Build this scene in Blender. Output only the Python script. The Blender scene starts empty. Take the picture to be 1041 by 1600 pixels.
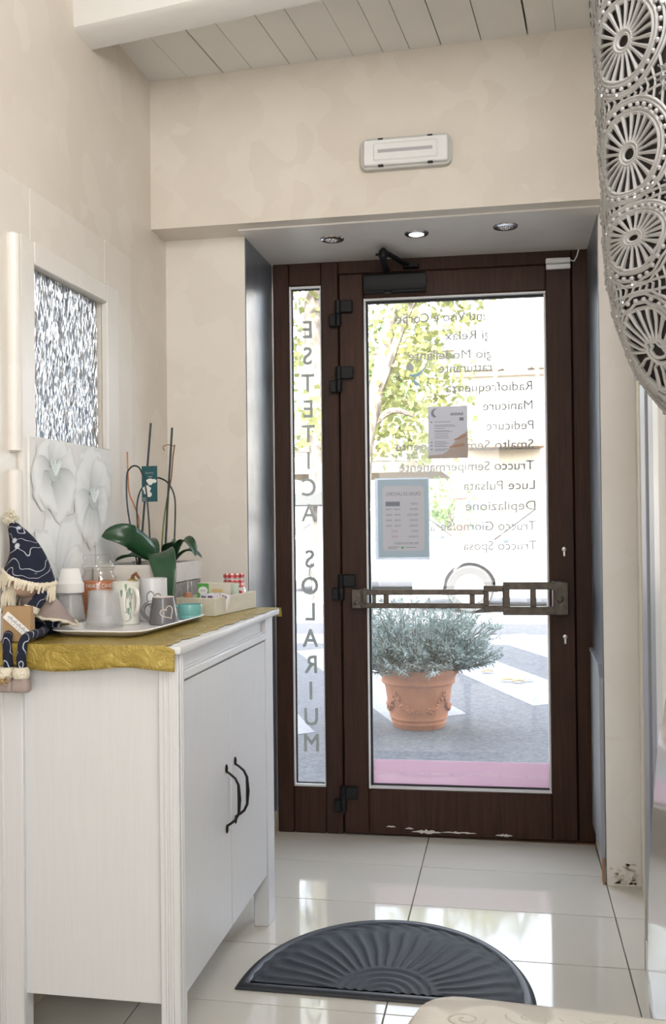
import bpy, bmesh, math, random
import numpy as np
from mathutils import Vector, Matrix, Euler
C = bpy.context
scn = C.scene
COL = scn.collection
PI = math.pi
rnd = random.Random(7)

# ------------------------------------------------------------------ camera
cam_d = bpy.data.cameras.new('camera')
cam = bpy.data.objects.new('camera', cam_d)
COL.objects.link(cam)
yaw, pitch, roll = .1809, .0095, -.0110
cam.rotation_euler = (Matrix.Rotation(yaw, 3, 'Z') @ Matrix.Rotation(PI/2+pitch, 3, 'X') @ Matrix.Rotation(roll, 3, 'Z')).to_euler()
cam.location = (0, 0, 1.1754)
cam_d.sensor_fit = 'VERTICAL'
cam_d.sensor_height = 36
cam_d.lens = 1504.3/1600*36
cam_d.clip_start = .02
scn.camera = cam

# ------------------------------------------------------------------ sky, sun, lamps and added fills, exposure
w = bpy.data.worlds.new('sky')
scn.world = w
w.use_nodes = True
wn = w.node_tree
bg = wn.nodes['Background']
sky = wn.nodes.new('ShaderNodeTexSky')
sky.sky_type = 'NISHITA'
sky.sun_disc = False
sky.sun_elevation = math.radians(42)
sky.sun_rotation = math.radians(190)
sky.dust_density = 3
sky.air_density = 1.0
hsv = wn.nodes.new('ShaderNodeHueSaturation')
hsv.inputs['Saturation'].default_value = .42
wn.links.new(sky.outputs[0], hsv.inputs['Color'])
wn.links.new(hsv.outputs[0], bg.inputs[0])
bg.inputs[1].default_value = 2.45

def light(name, kind, loc, power, size=1, size_y=None, aim=None, color=(1, 1, 1)):
    d = bpy.data.lights.new(name, kind)
    d.energy = power
    d.color = color
    if kind == 'AREA':
        d.size = size
        if size_y:
            d.shape = 'RECTANGLE'
            d.size_y = size_y
    elif kind == 'SUN':
        d.angle = math.radians(.6)
    else:
        d.shadow_soft_size = size
    o = bpy.data.objects.new(name, d)
    COL.objects.link(o)
    o.location = loc
    if aim:
        o.rotation_euler = (Vector(aim)-Vector(loc)).to_track_quat('-Z', 'Y').to_euler()
    return o

light('sun', 'SUN', (0, -10, 10), 15, aim=(1.6, -2, 3), color=(1, .95, .86))
light('front_wall_fill', 'AREA', (.45, .9, 2.42), 33, .8, .8, aim=(-.25, 3.0, 1.2), color=(1, .98, .955))  # added fill, brightens the upper front wall more than the cabinet
light('back_wall_fill', 'AREA', (.3, -2.85, 1.3), 46, 2.4, 2.0, aim=(-.1, 3, 1.95), color=(.96, .98, 1))  # added fill at the windowless back wall, angled up to brighten the ceiling
light('ceiling_fill', 'POINT', (.75, -.9, 1.95), 40, .22, color=(1, .985, .965))  # added fill to lift the ceiling boards; no pendant hangs here
light('camera_flash', 'POINT', (-.22, -.05, 1.30), 9, .035, color=(1, .98, .95))

vs = scn.view_settings
vs.view_transform = 'Standard'
vs.look = 'None'
vs.exposure = 0
vs.gamma = 1
vs.use_curve_mapping = False
scn.cycles.use_denoising = True
scn.cycles.max_bounces = 10
scn.cycles.transparent_max_bounces = 16
scn.cycles.sample_clamp_indirect = 8

# ------------------------------------------------------------------ materials
def srgb(r, g, b):
    f = lambda c: c/12.92 if c <= .04045 else ((c+.055)/1.055)**2.4
    return tuple(f(x/255) for x in (r, g, b))

class NT:
    def __init__(s, name):
        s.m = bpy.data.materials.new(name)
        s.m.use_nodes = True
        s.t = s.m.node_tree
        s.p = s.t.nodes['Principled BSDF']
        s.out = s.t.nodes['Material Output']
        s._co = None
    def n(s, typ, **kw):
        nd = s.t.nodes.new(typ)
        for k, v in kw.items():
            if k.startswith('i_'):
                key = k[2:]
                nd.inputs[int(key) if key.isdigit() else key.replace('_', ' ')].default_value = v
            else:
                setattr(nd, k, v)
        return nd
    def l(s, a, b):
        s.t.links.new(a, b)
    def co(s, scale=(1, 1, 1), rot=(0, 0, 0)):
        tc = s.n('ShaderNodeTexCoord')
        mp = s.n('ShaderNodeMapping')
        mp.inputs['Scale'].default_value = scale
        mp.inputs['Rotation'].default_value = rot
        s.l(tc.outputs['Object'], mp.inputs[0])
        return mp.outputs[0]
    def noise(s, vec, scale, detail=4, rough=.5, dist=0):
        nd = s.n('ShaderNodeTexNoise')
        nd.inputs['Scale'].default_value = scale
        nd.inputs['Detail'].default_value = detail
        nd.inputs['Roughness'].default_value = rough
        nd.inputs['Distortion'].default_value = dist
        s.l(vec, nd.inputs['Vector'])
        return nd.outputs[0]
    def ramp(s, fac, stops):
        nd = s.n('ShaderNodeValToRGB')
        els = nd.color_ramp.elements
        while len(els) < len(stops):
            els.new(.5)
        for e, (p, c) in zip(els, stops):
            e.position = p
            e.color = (*c, 1) if len(c) == 3 else c
        s.l(fac, nd.inputs[0])
        return nd.outputs[0]
    def bump(s, h, strength=.3, dist=.01):
        nd = s.n('ShaderNodeBump')
        nd.inputs['Strength'].default_value = strength
        nd.inputs['Distance'].default_value = dist
        s.l(h, nd.inputs['Height'])
        s.l(nd.outputs[0], s.p.inputs['Normal'])

def mat(name, col, rough=.5, metal=0, var=0, vscale=8, bump=0, bscale=60, bdist=.003, stretch=(1, 1, 1), spec=.5, coat=0, trans=0, ior=1.45, emit=None, estr=1):
    k = NT(name)
    p = k.p
    p.inputs['Base Color'].default_value = (*col, 1)
    p.inputs['Roughness'].default_value = rough
    p.inputs['Metallic'].default_value = metal
    p.inputs['Specular IOR Level'].default_value = spec
    p.inputs['Coat Weight'].default_value = coat
    p.inputs['Transmission Weight'].default_value = trans
    p.inputs['IOR'].default_value = ior
    if emit:
        p.inputs['Emission Color'].default_value = (*emit, 1)
        p.inputs['Emission Strength'].default_value = estr
    if var or bump:
        v = k.co(stretch)
    if var:
        f = k.noise(v, vscale, 5, .6)
        lo = tuple(c*(1-var) for c in col)
        hi = tuple(min(1, c*(1+var)) for c in col)
        k.l(k.ramp(f, [(.3, lo), (.7, hi)]), p.inputs['Base Color'])
    if bump:
        k.bump(k.noise(v, bscale, 3, .6), bump, bdist)
    return k.m

def plaster(name, c0, c1, rough=.42):
    k = NT(name)
    v = k.co()
    nz = k.noise(v, 3.2, 3, .5)
    mixv = k.n('ShaderNodeVectorMath', operation='ADD')
    sc = k.n('ShaderNodeVectorMath', operation='SCALE')
    nn = k.n('ShaderNodeTexNoise')
    nn.inputs['Scale'].default_value = 7
    k.l(v, nn.inputs['Vector'])
    k.l(nn.outputs['Color'], sc.inputs[0])
    sc.inputs['Scale'].default_value = .12
    k.l(v, mixv.inputs[0])
    k.l(sc.outputs[0], mixv.inputs[1])
    vor = k.n('ShaderNodeTexVoronoi')
    vor.inputs['Scale'].default_value = 8
    vor.distance = 'MANHATTAN'
    k.l(mixv.outputs[0], vor.inputs['Vector'])
    sep = k.n('ShaderNodeSeparateColor')
    k.l(vor.outputs['Color'], sep.inputs[0])
    mx = k.n('ShaderNodeMath', operation='MULTIPLY_ADD')
    k.l(sep.outputs[0], mx.inputs[0])
    mx.inputs[1].default_value = .38
    k.l(nz, mx.inputs[2])
    k.l(k.ramp(mx.outputs[0], [(.3, c0), (1., c1)]), k.p.inputs['Base Color'])
    k.p.inputs['Roughness'].default_value = rough
    k.bump(k.noise(v, 22, 5, .6), .12, .004)
    return k.m

def wood(name, c0, c1, rough=.45, scale=18, stretch=(6, 6, .5), bump=.1):
    k = NT(name)
    v = k.co(stretch)
    f = k.noise(v, scale, 6, .65, .4)
    k.l(k.ramp(f, [(.3, c0), (.72, c1)]), k.p.inputs['Base Color'])
    k.p.inputs['Roughness'].default_value = rough
    k.bump(f, bump, .002)
    return k.m

def thin(name, col, transl=.5, rough=.6):
    """paper, leaf or foil thin enough to let light through"""
    k = NT(name)
    d = k.n('ShaderNodeBsdfDiffuse')
    t = k.n('ShaderNodeBsdfTranslucent')
    mx = k.n('ShaderNodeMixShader')
    d.inputs[0].default_value = (*col, 1)
    t.inputs[0].default_value = (*col, 1)
    mx.inputs[0].default_value = transl
    k.l(d.outputs[0], mx.inputs[1])
    k.l(t.outputs[0], mx.inputs[2])
    k.l(mx.outputs[0], k.out.inputs[0])
    return k.m

def leafmat(name, c0, c1, transl=.35, rough=.5, scale=4):
    k = NT(name)
    v = k.co()
    col = k.ramp(k.noise(v, scale, 3, .6), [(.35, c0), (.68, c1)])
    t = k.n('ShaderNodeBsdfTranslucent')
    mx = k.n('ShaderNodeMixShader')
    k.l(col, k.p.inputs['Base Color'])
    k.p.inputs['Roughness'].default_value = rough
    k.l(col, t.inputs[0])
    mx.inputs[0].default_value = transl
    k.l(k.p.outputs[0], mx.inputs[1])
    k.l(t.outputs[0], mx.inputs[2])
    k.l(mx.outputs[0], k.out.inputs[0])
    return k.m

def pane_mat(name, tint=(1, 1, 1), refl=1.0):
    k = NT(name)
    t = k.n('ShaderNodeBsdfTransparent')
    g = k.n('ShaderNodeBsdfGlossy')
    g.inputs['Roughness'].default_value = .02
    lw = k.n('ShaderNodeLayerWeight')
    lw.inputs[0].default_value = .5
    pw_ = k.n('ShaderNodeMath', operation='POWER')
    pw_.inputs[1].default_value = 5
    k.l(lw.outputs['Facing'], pw_.inputs[0])
    mu = k.n('ShaderNodeMath', operation='MULTIPLY_ADD')
    mu.inputs[1].default_value = .8*refl
    mu.inputs[2].default_value = .04*refl
    mu.use_clamp = True
    k.l(pw_.outputs[0], mu.inputs[0])
    t.inputs[0].default_value = (*tint, 1)
    mx = k.n('ShaderNodeMixShader')
    k.l(mu.outputs[0], mx.inputs[0])
    k.l(t.outputs[0], mx.inputs[1])
    k.l(g.outputs[0], mx.inputs[2])
    k.l(mx.outputs[0], k.out.inputs[0])
    return k.m

M = {}
M['wall'] = plaster('beige_plaster', (.655, .588, .505), (.735, .675, .595))
M['wall_pier'] = plaster('lit_beige_plaster', (.70, .645, .575), (.765, .715, .65))  # beige plaster with the outdoor and flash light put into its colour
M['wall_pale'] = plaster('pale_plaster', (.74, .70, .65), (.79, .755, .71))
M['ceiling'] = mat('white_painted_boards', (.77, .755, .725), .6, var=.04, vscale=3, bump=.1, bscale=30)
M['slate'] = NT('dark_slate_stucco').m
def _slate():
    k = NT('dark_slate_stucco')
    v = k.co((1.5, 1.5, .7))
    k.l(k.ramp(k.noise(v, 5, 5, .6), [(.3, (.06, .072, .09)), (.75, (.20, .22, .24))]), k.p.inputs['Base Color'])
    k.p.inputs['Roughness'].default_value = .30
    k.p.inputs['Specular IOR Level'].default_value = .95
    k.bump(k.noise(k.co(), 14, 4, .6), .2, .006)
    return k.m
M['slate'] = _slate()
M['tile'] = mat('cream_polished_tile', (.64, .61, .54), .06, var=.03, vscale=2.5, spec=.6)
M['grout'] = mat('grey_grout', (.16, .15, .14), .9)
M['baseboard'] = mat('cream_tile_skirting', (.62, .55, .43), .3, var=.06)
M['brown_tile'] = mat('brown_tile_skirting', (.30, .17, .09), .5, var=.2)
M['wood'] = wood('dark_brown_door_wood', (.030, .0125, .008), (.062, .027, .017), .5, 14, (7, 7, .35), .12)
M['wood'].node_tree.nodes['Principled BSDF'].inputs['Specular IOR Level'].default_value = .22
M['bead'] = mat('pale_glazing_bead', (.75, .76, .77), .35)
M['gasket'] = mat('black_rubber', (.015, .015, .016), .6)
M['glass'] = pane_mat('door_glass')
M['black'] = mat('black_metal', (.009, .009, .010), .45, spec=.25)
M['iron'] = mat('hammered_bronze', (.085, .07, .058), .38, .65, var=.35, vscale=40, bump=.5, bscale=70, bdist=.003)
M['whiteplastic'] = mat('white_plastic', (.78, .78, .77), .35)
M['greyplastic'] = mat('grey_plastic', (.50, .49, .47), .4)
M['steel'] = mat('satin_steel', (.62, .61, .58), .28, .9)
M['chrome'] = mat('chrome', (.75, .75, .76), .12, 1)
M['lampglow'] = mat('lit_lamp_face', (1, 1, 1), .4, emit=(1, .97, .9), estr=6)
M['led'] = mat('led_window', (.42, .40, .42), .3)
M['vinyl'] = thin('grey_vinyl', (.43, .48, .47), .06)
M['vinyl_pale'] = thin('pale_vinyl', (.40, .415, .415), .02)
M['vinyl_blue'] = thin('pale_blue_vinyl', (.36, .52, .62), .2)
M['pink'] = thin('pink_film', (.84, .68, .775), .34)
M['whitefilm'] = thin('white_print', (.97, .95, .97), .5)
M['paper_blue'] = thin('blue_paper', (.56, .69, .78), .12)
M['paper_white'] = thin('white_paper', (.74, .75, .82), .12)
M['paper_warm'] = thin('warm_paper', (.62, .52, .47), .2)
M['sleeve'] = thin('plastic_sleeve', (.80, .84, .88), .4)
M['print_grey'] = thin('grey_print', (.30, .32, .38), .1)
M['print_red'] = thin('red_print', (.62, .30, .32), .1)
M['print_green'] = thin('green_print', (.20, .55, .34), .1)
M['print_skin'] = thin('skin_print', (.58, .36, .27), .15)
M['cabinet'] = wood('white_painted_wood', (.625, .63, .64), (.66, .665, .675), .42, 30, (5, 5, .25), .03)
M['gold'] = None
def _gold():
    k = NT('gold_foil_cloth')
    v = k.co()
    k.l(k.ramp(k.noise(v, 6, 3, .5), [(.3, (.32, .222, .030)), (.7, (.45, .335, .085))]), k.p.inputs['Base Color'])
    k.p.inputs['Metallic'].default_value = .35
    k.p.inputs['Roughness'].default_value = .3
    k.bump(k.noise(v, 30, 5, .62, 2.2), .9, .009)
    return k.m
M['gold'] = _gold()
M['melamine'] = mat('white_melamine', (.80, .78, .78), .3, spec=.5)
def _clear():
    k = NT('clear_plastic')
    t = k.n('ShaderNodeBsdfTransparent')
    tl = k.n('ShaderNodeBsdfTranslucent')
    m1 = k.n('ShaderNodeMixShader')
    mx = k.n('ShaderNodeMixShader')
    tl.inputs[0].default_value = (.90, .90, .90, 1)
    k.p.inputs['Base Color'].default_value = (.90, .90, .90, 1)
    k.p.inputs['Roughness'].default_value = .12
    k.p.inputs['Specular IOR Level'].default_value = 1
    m1.inputs[0].default_value = .4
    k.l(k.p.outputs[0], m1.inputs[1])
    k.l(tl.outputs[0], m1.inputs[2])
    mx.inputs[0].default_value = .15
    k.l(t.outputs[0], mx.inputs[1])
    k.l(m1.outputs[0], mx.inputs[2])
    k.l(mx.outputs[0], k.out.inputs[0])
    return k.m
M['clearcup'] = _clear()
M['foam'] = mat('white_foam', (.80, .79, .77), .7, bump=.1, bscale=160)
M['cream_glaze'] = mat('cream_glaze', (.70, .69, .62), .12, spec=.6)
M['white_glaze'] = mat('white_glaze', (.66, .655, .665), .1, spec=.6)
M['grey_glaze'] = mat('grey_glaze', (.135, .132, .14), .2, spec=.6)
M['teal_glaze'] = mat('teal_glaze', (.17, .42, .40), .22, spec=.6)
M['line_grey'] = mat('grey_relief_line', (.20, .19, .20), .35)
M['line_pale'] = mat('pale_relief_line', (.66, .58, .54), .4)
M['sage'] = mat('sage_green_paint', (.20, .30, .21), .25)
M['sage_grey'] = mat('grey_green_paint', (.33, .36, .33), .25)
M['yellow'] = mat('pale_yellow_paint', (.62, .55, .25), .3)
M['clearglass'] = pane_mat('jar_glass', (.985, .99, .988), 1.3)
M['wax'] = mat('orange_wax', (.50, .155, .045), .4, var=.15, vscale=25)
M['wick'] = mat('black_wick', (.02, .02, .02), .8)
M['silverlabel'] = mat('silver_label', (.50, .50, .49), .3, .5)
M['print_white'] = mat('white_print_ink', (.80, .80, .78), .5)
M['whitewash'] = wood('whitewashed_wood', (.58, .54, .49), (.70, .665, .615), .7, 12, (.5, 5, 5), .2)
M['greywash'] = wood('grey_weathered_wood', (.20, .18, .165), (.36, .33, .30), .8, 12, (.5, 5, 5), .2)
M['cratewood'] = wood('cream_painted_wood', (.56, .52, .42), (.66, .62, .51), .65, 9, (4, .6, 4), .1)
M['orchid_leaf'] = mat('orchid_leaf', (.018, .062, .026), .28, var=.3, vscale=9, spec=.6)
M['stake'] = mat('dark_green_stake', (.012, .022, .02), .4)
M['hoop'] = mat('dark_wire_stem', (.015, .022, .02), .35)
M['drystem'] = mat('dry_orange_stem', (.48, .19, .065), .6, var=.2, vscale=30)
M['brownstem'] = mat('brown_stem', (.22, .085, .04), .6, var=.3, vscale=30)
M['greenstem'] = mat('olive_stem', (.17, .20, .05), .5)
M['tag'] = mat('dark_teal_card', (.012, .075, .085), .45)
M['petal_white'] = mat('white_print_petal', (.72, .70, .66), .6)
M['soil'] = mat('brown_bark', (.09, .055, .035), .9, var=.5, vscale=60, bump=.8, bscale=90, bdist=.01)
M['canvas'] = mat('grey_white_canvas', (.76, .75, .725), .7, var=.05, vscale=5, bump=.1, bscale=200)
def petalmat(name, c0, c1):
    k = NT(name)
    v = k.co((1, 9, 9))
    k.l(k.ramp(k.noise(v, 2.4, 4, .6), [(.25, c0), (.75, c1)]), k.p.inputs['Base Color'])
    k.p.inputs['Roughness'].default_value = .7
    return k.m
M['petal_a'] = petalmat('pale_painted_petal', (.56, .56, .545), (.68, .675, .66))
M['petal_b'] = petalmat('shaded_painted_petal', (.44, .445, .43), (.60, .60, .585))
M['petal_c'] = petalmat('grey_painted_heart', (.44, .48, .47), (.56, .59, .58))
def _pp():
    k = NT('painted_petal')
    a_ = k.n('ShaderNodeVertexColor', layer_name='paint')
    k.l(a_.outputs[0], k.p.inputs['Base Color'])
    k.p.inputs['Roughness'].default_value = .7
    return k.m
M['petal_paint'] = _pp()
M['stamen'] = mat('pale_blue_stamen', (.72, .78, .78), .5)
M['kraft'] = mat('kraft_card', (.38, .245, .125), .75, var=.06, vscale=30)
M['card'] = mat('white_card', (.80, .79, .77), .5)
M['ink'] = mat('black_ink', (.02, .02, .02), .6)
M['ink_grey'] = mat('faint_grey_ink', (.35, .35, .36), .6)
M['felt'] = mat('taupe_felt', (.34, .27, .25), .95, var=.08, vscale=30, bump=.3, bscale=200)
M['fleece'] = mat('cream_fleece', (.74, .68, .55), .95, bump=.9, bscale=140, bdist=.008)
M['yarn'] = mat('cream_yarn', (.72, .65, .52), .9, bump=.4, bscale=200)
M['skin_fabric'] = mat('peach_fabric', (.62, .44, .34), .9)
M['twine'] = mat('jute_twine', (.40, .27, .12), .9)
def _navy():
    k = NT('navy_printed_cotton')
    v = k.co()
    wv = k.n('ShaderNodeTexWave', wave_type='RINGS')
    wv.inputs['Scale'].default_value = 13
    wv.inputs['Distortion'].default_value = 11
    wv.inputs['Detail'].default_value = 1
    wv.inputs['Detail Scale'].default_value = 1.6
    k.l(v, wv.inputs['Vector'])
    r1 = k.ramp(wv.outputs[1], [(.982, (0, 0, 0)), (.995, (1, 1, 1))])
    vo = k.n('ShaderNodeTexVoronoi')
    vo.inputs['Scale'].default_value = 26
    vo.inputs['Randomness'].default_value = 1
    k.l(v, vo.inputs['Vector'])
    r2 = k.ramp(vo.outputs[0], [(.13, (1, 1, 1)), (.2, (0, 0, 0))])
    mx = k.n('ShaderNodeMath', operation='MAXIMUM')
    k.l(r1, mx.inputs[0])
    k.l(r2, mx.inputs[1])
    k.l(k.ramp(mx.outputs[0], [(0, (.006, .009, .026)), (1, (.50, .53, .60))]), k.p.inputs['Base Color'])
    k.p.inputs['Roughness'].default_value = .9
    return k.m
M['navy'] = _navy()
def _gingham():
    k = NT('red_gingham')
    tc = k.n('ShaderNodeTexCoord')
    sp = k.n('ShaderNodeSeparateXYZ')
    k.l(tc.outputs['Object'], sp.inputs[0])
    at = k.n('ShaderNodeMath', operation='ARCTAN2')
    k.l(sp.outputs[1], at.inputs[0])
    k.l(sp.outputs[0], at.inputs[1])
    def half(sock, mul):
        a = k.n('ShaderNodeMath', operation='MULTIPLY')
        a.inputs[1].default_value = mul
        k.l(sock, a.inputs[0])
        f = k.n('ShaderNodeMath', operation='FRACT')
        k.l(a.outputs[0], f.inputs[0])
        g = k.n('ShaderNodeMath', operation='GREATER_THAN')
        g.inputs[1].default_value = .5
        k.l(f.outputs[0], g.inputs[0])
        return g.outputs[0]
    s = k.n('ShaderNodeMath', operation='ADD')
    k.l(half(at.outputs[0], 12/(2*PI)), s.inputs[0])
    k.l(half(sp.outputs[2], 1/.016), s.inputs[1])
    h = k.n('ShaderNodeMath', operation='MULTIPLY')
    h.inputs[1].default_value = .5
    k.l(s.outputs[0], h.inputs[0])
    k.l(k.ramp(h.outputs[0], [(0, (.78, .74, .70)), (.5, (.55, .12, .11)), (1, (.36, .012, .02))]), k.p.inputs['Base Color'])
    k.p.inputs['Roughness'].default_value = .4
    return k.m
M['gingham'] = _gingham()
M['red'] = mat('red_fruit', (.55, .03, .02), .35, var=.3, vscale=60)
M['green_label'] = mat('green_label', (.10, .36, .08), .5)
M['teabox'] = mat('cream_card_box', (.64, .58, .47), .6)
M['mintbox'] = mat('pale_green_box', (.55, .64, .52), .6)
M['goldink'] = mat('gold_print', (.62, .44, .12), .5)
M['purple'] = mat('purple_print', (.16, .10, .26), .5)
M['sachet'] = mat('white_paper_sachet', (.76, .74, .78), .5)
M['goldthing'] = mat('gold_wrap', (.55, .42, .12), .3, .7)
M['darkglass'] = pane_mat('smoked_glass', (.35, .38, .36), 1.5)
M['amber'] = mat('amber_wax', (.55, .24, .12), .3)
M['lace'] = mat('silver_grey_lace', (.31, .306, .30), .5, spec=.4)
M['lace_shade'] = mat('dark_lace_shade', (.05, .042, .036), .8, var=.4, vscale=30)
M['sequin'] = mat('sequin', (.85, .85, .85), .12, .9)
M['tinsel'] = mat('silver_tinsel', (.78, .83, .90), .33, 1)
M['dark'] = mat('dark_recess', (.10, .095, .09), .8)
M['upholstery'] = None
def _uph():
    k = NT('cream_scroll_fabric')
    v = k.co()
    wv = k.n('ShaderNodeTexWave', wave_type='RINGS')
    wv.inputs['Scale'].default_value = 9
    wv.inputs['Distortion'].default_value = 7
    wv.inputs['Detail'].default_value = .5
    k.l(v, wv.inputs['Vector'])
    k.l(k.ramp(wv.outputs[1], [(.0, (.56, .535, .485)), (.75, (.60, .575, .525)), (.93, (.47, .445, .405)), (1, (.46, .435, .395))]), k.p.inputs['Base Color'])
    k.p.inputs['Roughness'].default_value = .85
    k.bump(k.noise(v, 220, 2), .25, .002)
    return k.m
M['upholstery'] = _uph()
M['rubber'] = mat('charcoal_rubber', (.031, .036, .044), .62, var=.25, vscale=5, bump=.5, bscale=230, bdist=.002, spec=.35)
M['rubber_rim'] = mat('charcoal_rubber_rim', (.026, .029, .036), .4, spec=.4)
M['aluminium'] = mat('grey_aluminium', (.30, .31, .345), .45, .2)
M['gloss_white'] = mat('glossy_cream_panel', (.60, .575, .54), .12, spec=.6, coat=.5)
M['panelgrey'] = mat('grey_board', (.30, .31, .31), .4, var=.1, vscale=6)
# outdoors
M['asphalt'] = mat('asphalt', (.080, .083, .088), .9, var=.42, vscale=42, bump=.5, bscale=120, bdist=.006)
M['roadpaint'] = mat('white_road_paint', (.185, .189, .195), .8, var=.12, vscale=14, bump=.3, bscale=120, bdist=.004)
M['terracotta'] = mat('terracotta', (.285, .104, .046), .75, var=.14, vscale=9, bump=.15, bscale=60)
M['lavender'] = leafmat('silvery_lavender_leaf', (.13, .175, .158), (.31, .375, .352), .2, .6, 7)
M['lav_stem'] = mat('grey_brown_stem', (.13, .095, .07), .8)
M['leaf_tree'] = leafmat('plane_tree_leaf', (.10, .125, .04), (.31, .315, .115), .42, .5, 1.2)
M['leaf_hedge'] = leafmat('hedge_leaf', (.06, .13, .04), (.24, .32, .10), .4, .5, 2)
M['bark'] = NT('mottled_bark').m
def _bark():
    k = NT('mottled_bark')
    v = k.co((1, 1, .45))
    k.l(k.ramp(k.noise(v, 7, 4, .6), [(.36, (.075, .062, .05)), (.5, (.14, .12, .10)), (.64, (.25, .22, .175))]), k.p.inputs['Base Color'])
    k.p.inputs['Roughness'].default_value = .85
    k.bump(k.noise(v, 20, 4), .4, .02)
    return k.m
M['bark'] = _bark()
M['stucco'] = mat('pale_facade', (.50, .475, .43), .9, var=.05, vscale=2)
M['cornice'] = mat('stone_cornice', (.34, .295, .235), .85, var=.08)
M['shutter'] = mat('pale_shutter', (.52, .50, .46), .6)
M['roofbrown'] = mat('brown_eave', (.22, .15, .10), .8, var=.2)
M['brick'] = mat('brick_red', (.42, .17, .10), .9, var=.25, vscale=10)
M['awning'] = mat('cream_canvas', (.40, .345, .265), .85)
M['carpaint'] = mat('white_car_paint', (.72, .72, .73), .2, coat=.8)
M['carglass'] = mat('dark_car_glass', (.05, .08, .08), .06, spec=.8)
M['tyre'] = mat('grey_tyre', (.06, .06, .06), .8)
M['taillight'] = mat('red_tail_light', (.45, .02, .02), .2)
M['teal'] = mat('teal_paint', (.03, .30, .28), .5)
M['bluegrey'] = mat('blue_grey_plastic', (.10, .14, .17), .5)
M['palegrey'] = mat('pale_grey_plastic', (.62, .62, .60), .6)
M['deadleaf'] = mat('dry_leaf', (.45, .30, .12), .8)

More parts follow.
